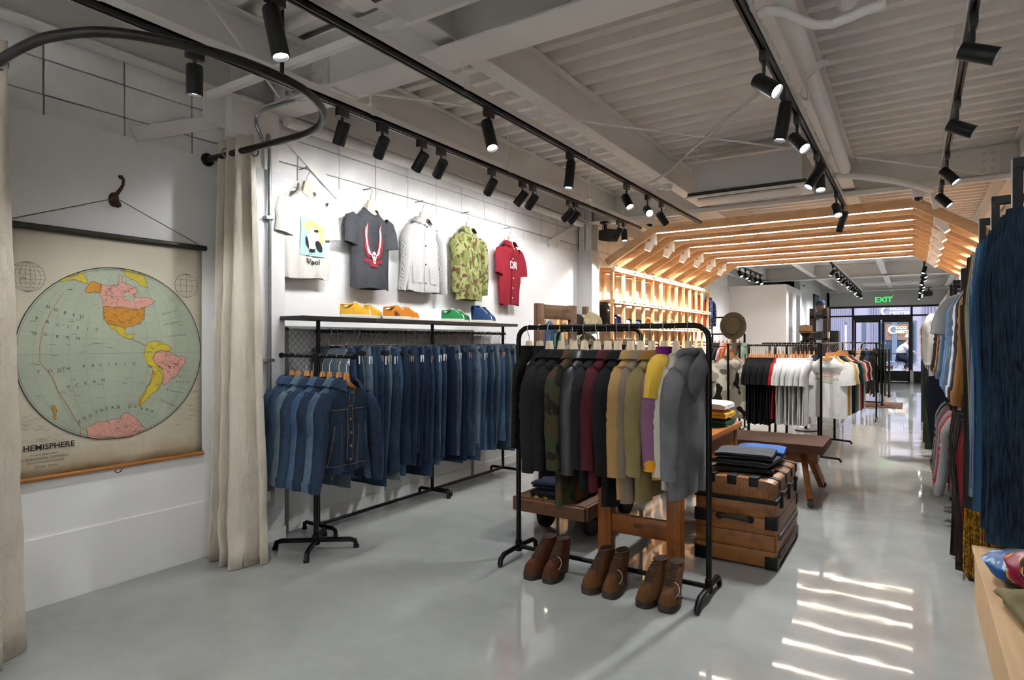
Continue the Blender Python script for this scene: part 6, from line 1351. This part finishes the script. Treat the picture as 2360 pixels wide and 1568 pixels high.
LOW = [(4.52, None, 'gold'), (4.72, cloth('#7d1420', .1, 5, .4), 'red leather', .94), (4.88, cloth('#2a1a15', .2, 5, .45), 'dark brown leather', .92), (5.05, plain('#131112', .4, 0, .3, 9, .2, 40), 'black leather', .9), (5.22, cloth('#241713', .2, 5, .45), 'oxblood leather', .88), (5.4, plain('#1a1512', .4, 0, .3, 9, .2, 40), 'soft black leather', .86), (5.58, cloth('#33221a', .2, 5, .45), 'worn brown leather', .84)]
sk_ = thing('fringed_scarf', 'gold fringed shawl hanging beside the plywood plinth', 'shawl', (.47, 4.52, 1.0)); rnd = random.Random(3)
ob('shawl_cloth', MB().grid(lambda u, v: Vector((-.2 + .4*u, .025*math.sin(2*PI*u*3) + .02*math.cos(v*5), -.5*v)), 25, 8), cloth('#7a5a1d', .3, 30), sk_, ang=80)
fg = MB()
for i in range(150):
    u = i / 149; x = -.21 + .42*u; y = .03*math.sin(2*PI*u*3) + rnd.uniform(-.02, .02); fg.tube([(x, y, -.48), (x + rnd.uniform(-.01, .01), y + rnd.uniform(-.01, .01), -.7), (x + rnd.uniform(-.02, .02), y, -.9 + rnd.uniform(-.04, .04))], .0034, 4)
fo = ob('fringe', fg, spots('#7d5c1b', (('#b98f2f', .52),), 60), sk_); fo['kind'] = 'stuff'
clip_hanger('clip hanger above the gold fringed shawl', (.47, 4.52, 1.12 - .125), 0, None)
for i, (y, m, nm, s) in enumerate(LOW[1:]):
    j = jeans('%s trousers, %s past the gold shawl' % (nm, nth(i+1)), (.5, y, .98), R(3*math.sin(i)), m, i, 'leather trousers on the lower rail', name='trousers'); j.scale = (1.2, 1.5, s); clip_hanger('clip hanger above the %s trousers' % nm, (.5, y, 1.12 - .125), 0, 'clip hangers on the lower rail')
for i, (y, c, nm) in enumerate(((6.06, '#8d8f91', 'grey'), (6.2, '#9a9c9e', 'light grey'), (6.34, '#a3161f', 'red'), (6.66, '#7b7d80', 'heather grey'), (6.82, '#8e1b22', 'dark red'), (7.2, '#86888b', 'mid-grey'), (7.4, '#2a2b2e', 'black'), (7.6, '#a1a3a4', 'pale grey'))):
    garment('sweatshirt', '%s sweatshirt on the lower rail of the right wall' % nm, 'sweatshirt', (.5, y, 1.12 - HZ - .012), R(3*math.sin(i*2)), cloth(c, .08, 5), 'sweatshirts on the lower rail', L=.7, hw=.25, th=.05, sleeve='long', collar='crew', Ls=.6, spread=.06, seed=540 + i, cuff=cloth(c, .08, 5)); hanger('pale', 'pale hanger holding the %s sweatshirt on the lower rail' % nm, (.5, y, 1.12 - HZ), 0, 'hangers on the lower rail')
sf = thing('shelf_board', 'short pale shelf with folded clothes between the rails', 'shelf', (.28, 5.66, .84)); ob('board', MB().box(0, .72, 0, .3, 0, .02), PLY, sf, smooth=False); ob('bracket', MB().box(.1, .735, .14, .16, -.05, 0), UP, sf, smooth=False)
zs_ = .861
for k, (c, nm) in enumerate((('#b06a92', 'pink patterned'), ('#c2c4c6', 'pale grey'), ('#a8b35a', 'lime green'))): f, dz = folded('folded_shirt', '%s folded shirt on the short pale shelf' % nm, 'shirt', (.47, 5.81, zs_), 0, cloth(c, .1, 6), .26, .3, 2, .018, 'folded shirts on the short pale shelf', 560 + k); zs_ += dz + .006
# scarves on the plinth
SCF = [('#1d4f8a', 'blue patterned', (('#8fb0cc', .58), ('#132a4a', .6))), ('#8a1d3a', 'crimson patterned', (('#d9a23a', .6), ('#2a1020', .6))), ('#121214', 'black and cream', (('#d9c9a0', .6), ('#b0701f', .66))), ('#17181a', 'black and yellow', (('#d9b23a', .62), ('#8a2a1a', .68)))]
for k, (h, nm, cs) in enumerate(SCF):
    yy = 3.86 - .1 * k; r = thing('silk_scarf', '%s silk scarf bundled on the plywood plinth' % nm, 'scarf', (.49 + .06*k, yy, .312), R(20*k), 'silk scarves on the plinth')
    rr = random.Random(k); ob('bundle', MB().grid(lambda u, v: Vector(((.06 + .13*math.sin(PI*v)**.6)*math.cos(2*PI*u)*(1 + .18*noise.noise(Vector((u*7, v*5, k)))), (.05 + .15*math.sin(PI*v)**.6)*math.sin(2*PI*u)*(1 + .18*noise.noise(Vector((u*6, v*6, k + 3.)))), (.004 + (.15 + .05*k) * v) + .012*math.sin(8*PI*u + 5*v)*math.sin(PI*v))), 30, 14, cu=True).add([], []), spots(h, cs, 14, rough=.4), r, ang=80)
folded('rolled_shirt', 'olive khaki rolled shirt at the near end of the plinth', 'shirt', (.5, 3.3, .312), R(10), cloth('#7a7050', .15, 6), .5, .24, 3, .03, None, 580)
# clothes in front of the right cubby and beyond
FAR = [(8.8, '#c9cbcb', 'pale grey'), (9.3, '#1d2f55', 'navy'), (9.8, '#d8d2c0', 'cream'), (10.3, '#23375c', 'indigo'), (10.9, '#c8b28a', 'sand'), (11.5, '#2b3140', 'dark'), (12.2, '#dcd6c8', 'ivory'), (12.9, '#3a3f2e', 'olive'), (14.2, '#a5722f', 'camel brown'), (14.9, '#263a63', 'blue'), (15.7, '#20242e', 'midnight'), (16.6, '#d6cfbf', 'ecru'), (17.5, '#4a4f3a', 'moss'), (18.6, '#8d9096', 'grey'), (19.7, '#5c4a3a', 'brown'), (20.7, '#a32f38', 'raspberry')]
for i, (y, c, nm) in enumerate(FAR):
    xx = .38 if y < 13.5 else .45
    garment('jacket', '%s jacket on the far right rail, %s from the pine cubby end' % (nm, nth(i+1)), 'jacket', (xx, y, 2.06 - HZ - .012), R(4*math.sin(i*1.9)), cloth(c, .08, 5), 'jackets on the far right rails', L=.8, hw=.22, th=.06, Ls=.6, spread=.0, fold=.012, seed=600 + i % 4, key='farr%d' % (i % 4)); hanger('pale', 'pale hanger holding the %s jacket on the far right rail' % nm, (xx, y, 2.06 - HZ), 0, 'hangers on the far right rails')
    c2 = ['#141a2a', '#2a3a2a', '#20242c', '#3a3a30'][i % 4]
    if y > 8.6: j = jeans('%s trousers, %s along the lower far right row' % (['navy-black', 'dark green', 'ink', 'drab'][i % 4], nth(i+1)), (xx, y + .2, 1.12), 0, cloth(c2, .1, 5), i % 8, 'trousers on the far right', name='trousers'); j.scale = (1.1, 2, .98); clip_hanger('clip hanger, %s along the lower far right row' % nth(i+1), (xx + .03, y + .2, 1.13), 0, 'clip hangers on the far right')
for y0, y1, nm in ((8.6, 13.2, 'lower black rail in front of the right cubby'), (13.8, 21.2, 'lower black rail near the storefront')): wall_rail(nm, y0, y1, 1.25, .38 if y0 < 10 else .45)
bp = thing('backpack', 'camouflage backpack hanging at the far end of the right wall', 'backpack', (.45, 21.12, .82)); ob('bag', MB().box(-.22, .2, -.14, .14, -.35, .2), spots('#8f8b7a', (('#4a4a38', .54), ('#6d2a30', .66)), 8), bp, bevel=.08); ob('strap', MB().tube([(-.1, .1, .15), (-.05, .18, .45), (.1, .18, .45), (.12, .1, .15)], .015, 6), BLACK, bp); ob('front_pocket', MB().box(-.16, .14, -.2, -.13, -.28, -.05), spots('#8f8b7a', (('#4a4a38', .54), ('#6d2a30', .66)), 8), bp, bevel=.03)
# ================================================================ EXIT SIGN, STREET
ex = thing('exit_sign', 'green lit EXIT sign above the storefront doors', 'sign', (ony(2036, 690, YF - .05).x, YF - .001, 2.98))
ob('housing', MB().box(-.28, .28, -.04, 0, -.15, .15), plain('#c4d2c0', .4), ex, bevel=.006)
vs_, fs_ = text_mesh('EXIT', .27, True); ob('lettering', MB().add([(p.x, -.043, p.y - .095) for p in vs_], fs_), emit('#22b84a', 2.2), ex, smooth=False)
ob('arrow', MB().add([(-.26, -.043, 0), (-.235, -.043, .025), (-.235, -.043, -.025)], [(0, 1, 2)]), emit('#22b84a', 2.2), ex, smooth=False); ob('indicator', MB().lathe([(.012, 0), (.012, .01)], 10, Matrix.Translation((.29, -.02, .14)) @ Matrix.Rotation(R(90), 4, 'X')), emit('#ff3020', 3.), ex)
stk = thing('window_sticker', 'small pink and white sticker on the storefront door glass', 'sticker', (ony(2043, 848, SF - .008).x, SF - .008, ony(2043, 848, SF).z)); ob('backing', MB().box(-.2, .2, 0, .003, -.07, .07), plain('#c45a78', .5), stk, smooth=False); ob('white_band', MB().box(-.18, .18, -.001, 0, -.06, -.02), plain('#efe9ea', .5), stk, smooth=False)
GS = plain('#8f8f93', .8, 0, .1, 2); 
struct('ground_street', MB().box(-30, 30, YF + .1, 60, -.25, -.1), GS, smooth=False); struct('ground_sidewalk', MB().box(-30, 30, YF + .1, YF + 3.2, -.1, 0), plain('#b4b2ae', .8, 0, .06, 2), smooth=False); struct('ground_sidewalk_far', MB().box(-30, 30, 35.0, 38, -.1, .02), plain('#b8b6b3', .8, 0, .06, 2), smooth=False)
YO = 38.0; fa = thing('shop_building', 'pale lavender shop building across the street', 'building', (0, YO, 0))
LV = plain('#a9a4b8', .7, 0, .05, 1); ob('wall', MB().box(-16, 16, 0, 4, 0, 9), LV, fa, smooth=False)
def fxp(px): return ony(px, 784, YO).x
for a, b in ((1916, 1945), (1955, 1965), (2005, 2022), (2128, 2142), (2150, 2158)):
    n = max(2, int((b - a) / 4))
    for k in range(n): x = fxp(a + (b - a) * k / (n - 1 or 1)); ob('rib', MB().box(x - .045, x + .045, -.12, 0, 0, 5), plain('#8d8aa0', .7), fa, smooth=False)
for a, b, z0, z1, c in ((1940, 1957, .4, 2.45, '#d9cfc9'), (1986, 1996, .4, 2.45, '#dccfc6'), (2016, 2112, .25, 2.5, '#39465a')):
    f_ = ob('window', MB().box(fxp(a), fxp(b), -.08, .02, z0, z1), plain('#59657a', .5), fa, smooth=False); ob('pane', MB().box(fxp(a) + .1, fxp(b) - .1, -.1, -.075, z0 + .1, z1 - .12), plain(c, .25), f_, smooth=False)
ob('display_panel', MB().box(fxp(2040), fxp(2098), -.14, -.1, 1.5, 2.35), plain('#8d6a56', .6, 0, .1, 2), fa, smooth=False); ob('pillar', MB().box(fxp(2056), fxp(2068), -.2, -.1, .2, 2.5), plain('#6d7c92', .5), fa, smooth=False)
def shop_sign(label, px, z, s, y, mt):
    g = thing('shop_sign', label, 'sign', (ony(px, 784, y).x, y, z))
    ob('crescent', MB().prism([(math.cos(a)*.5*s - .75*s, math.sin(a)*.5*s) for a in [R(50) + R(260)*i/20 for i in range(21)]] + [(math.cos(a)*.4*s - .62*s, math.sin(a)*.42*s) for a in [R(300) - R(250)*i/20 for i in range(21)]], 0, .04, lambda a, b, h: (a, -h, b)), mt, g, smooth=False)
    for t_, zz, sz in (('OCO', .08*s, .5*s), ('MEISTER', -.4*s, .48*s)):
        vs_, fs_ = text_mesh(t_, sz, True, 'LEFT'); ob('lettering', MB().add([(p.x - .45*s, -.03, p.y + zz) for p in vs_], fs_), mt, g, smooth=False)
shop_sign('large white COCO MEISTER sign on the building across the street', 2062, 3.02, .5, YO - .13, plain('#f5f5f7', .6)); shop_sign('small yellowish COCO MEISTER sign in the opposite shop window', 2074, 2.03, .42, YO - .23, emit('#fff3c4', 2.0))
# cyclist
bk = thing('bicycle', 'white bicycle with front basket passing outside', 'bicycle', (ony(2062, 784, 31.0).x, 31.0, -.1)); W_ = plain('#d9dade', .35, .2)
for x in (-.1, 1.0):
    ob('wheel', MB().tube([(x + .34*math.cos(a), 0, .35 + .34*math.sin(a)) for a in [2*PI*i/28 for i in range(28)]], .018, 6, closed=True), plain('#d2d2d4', .5), bk)
    sp = MB()
    for i in range(10): a = 2*PI*i/10; sp.tube([(x, 0, .35), (x + .33*math.cos(a), 0, .35 + .33*math.sin(a))], .003, 4)
    ob('spokes', sp, CHROME, bk)
ob('frame', MB().tube([(-.1, 0, .35), (.35, 0, .32), (.85, 0, .75), (.2, 0, .72), (-.1, 0, .35)], .018, 8).tube([(.35, 0, .32), (.17, 0, .85)], .018, 8).tube([(1.0, 0, .35), (.84, 0, .8), (.82, 0, 1.0)], .018, 8), W_, bk)
ob('handlebar', MB().tube([(.7, -.25, 1.05), (.82, -.15, 1.03), (.84, 0, 1.0), (.82, .15, 1.03), (.7, .25, 1.05)], .014, 8), W_, bk); ob('saddle', MB().lathe([(.09, 0), (.1, .03), (.06, .05)], 12, Matrix.Translation((.16, 0, .86))), BLACK, bk)
bs = MB()
for z in (.8, .88, .96, 1.04): bs.tube([(.95, -.17, z), (1.25, -.17, z), (1.25, .17, z), (.95, .17, z)], .008, 5, closed=True)
for x, y in ((.95, -.17), (1.1, -.17), (1.25, -.17), (1.25, 0), (1.25, .17), (1.1, .17), (.95, .17)): bs.tube([(x, y, .8), (x, y, 1.04)], .006, 5)
ob('basket', bs, plain('#e6e6e8', .5), bk)
pn = thing('person', 'person in a white top riding the bicycle past the storefront', 'person', (bk.location.x + .16, 31.0, -.1))
def skinned(name, verts, edges, rad, mt, par):
    me = bpy.data.meshes.new(name); me.from_pydata(verts, edges, []); o = bpy.data.objects.new(name, me); C.objects.link(o); o.parent = par
    sk = o.modifiers.new('skin', 'SKIN'); me.skin_vertices or None
    for i, r_ in enumerate(rad): me.skin_vertices[0].data[i].radius = (r_, r_)
    me.skin_vertices[0].data[0].use_root = True
    sb = o.modifiers.new('sub', 'SUBSURF'); sb.levels = 1; sb.render_levels = 1
    dg = bpy.context.evaluated_depsgraph_get(); m2 = bpy.data.meshes.new_from_object(o.evaluated_get(dg)); bpy.data.objects.remove(o)
    m2.materials.clear(); m2.materials.append(mt); m2.polygons.foreach_set('use_smooth', [True]*len(m2.polygons)); p = bpy.data.objects.new(name, m2); C.objects.link(p); p.parent = par; return p
V = [(0, 0, .95), (.08, 0, 1.15), (.22, 0, 1.4), (.28, 0, 1.5), (.31, 0, 1.56), (.2, -.19, 1.38), (.38, -.24, 1.2), (.53, -.23, 1.1), (.6, -.235, 1.07), (.2, .19, 1.38), (.38, .24, 1.2), (.53, .23, 1.1), (.6, .235, 1.07), (.04, -.1, .9), (.4, -.12, .78), (.28, -.12, .42), (.4, -.12, .36), (.04, .1, .9), (.36, .12, .62), (.14, .12, .28), (.27, .12, .22), (.33, 0, 1.68), (.34, 0, 1.76)]
Ed = [(0, 1), (1, 2), (2, 3), (3, 4), (2, 5), (5, 6), (6, 7), (7, 8), (2, 9), (9, 10), (10, 11), (11, 12), (0, 13), (13, 14), (14, 15), (15, 16), (0, 17), (17, 18), (18, 19), (19, 20), (4, 21), (21, 22)]
Rd = [.15, .15, .15, .07, .055, .075, .05, .035, .04, .075, .05, .035, .04, .1, .075, .05, .045, .1, .075, .05, .045, .1, .085]
body = skinned('body', V, Ed, Rd, cloth('#c9a58c', .05, 9), pn)
top = skinned('white_top', V[:3] + [V[5], V[6], V[9], V[10]], [(0, 1), (1, 2), (2, 3), (3, 4), (2, 5), (5, 6)], [.2, .205, .205, .115, .085, .115, .085], cloth('#eceaea', .03, 9), pn)
trs = skinned('dark_trousers', [V[0], V[13], V[14], V[15], V[17], V[18], V[19]], [(0, 1), (1, 2), (2, 3), (0, 4), (4, 5), (5, 6)], [.2, .14, .11, .075, .14, .11, .075], cloth('#2a3040', .1, 9), pn)
ob('helmet', MB().lathe([(.125, 0), (.13, .05), (.11, .12), (.06, .16), (.001, .17)], 16, Matrix.Translation((.335, 0, 1.7))), plain('#e4e4e6', .4), pn)
for y in (-.035, .035): ob('eye', MB().lathe([(.012, 0), (.001, .01)], 8, Matrix.Translation((.42, y, 1.7)) @ Matrix.Rotation(R(90), 4, 'Y')), BLACK, pn)
ob('nose', MB().lathe([(.016, 0), (.01, .02), (.001, .026)], 8, Matrix.Translation((.425, 0, 1.665)) @ Matrix.Rotation(R(90), 4, 'Y')), cloth('#c9a58c', .05, 9), pn)
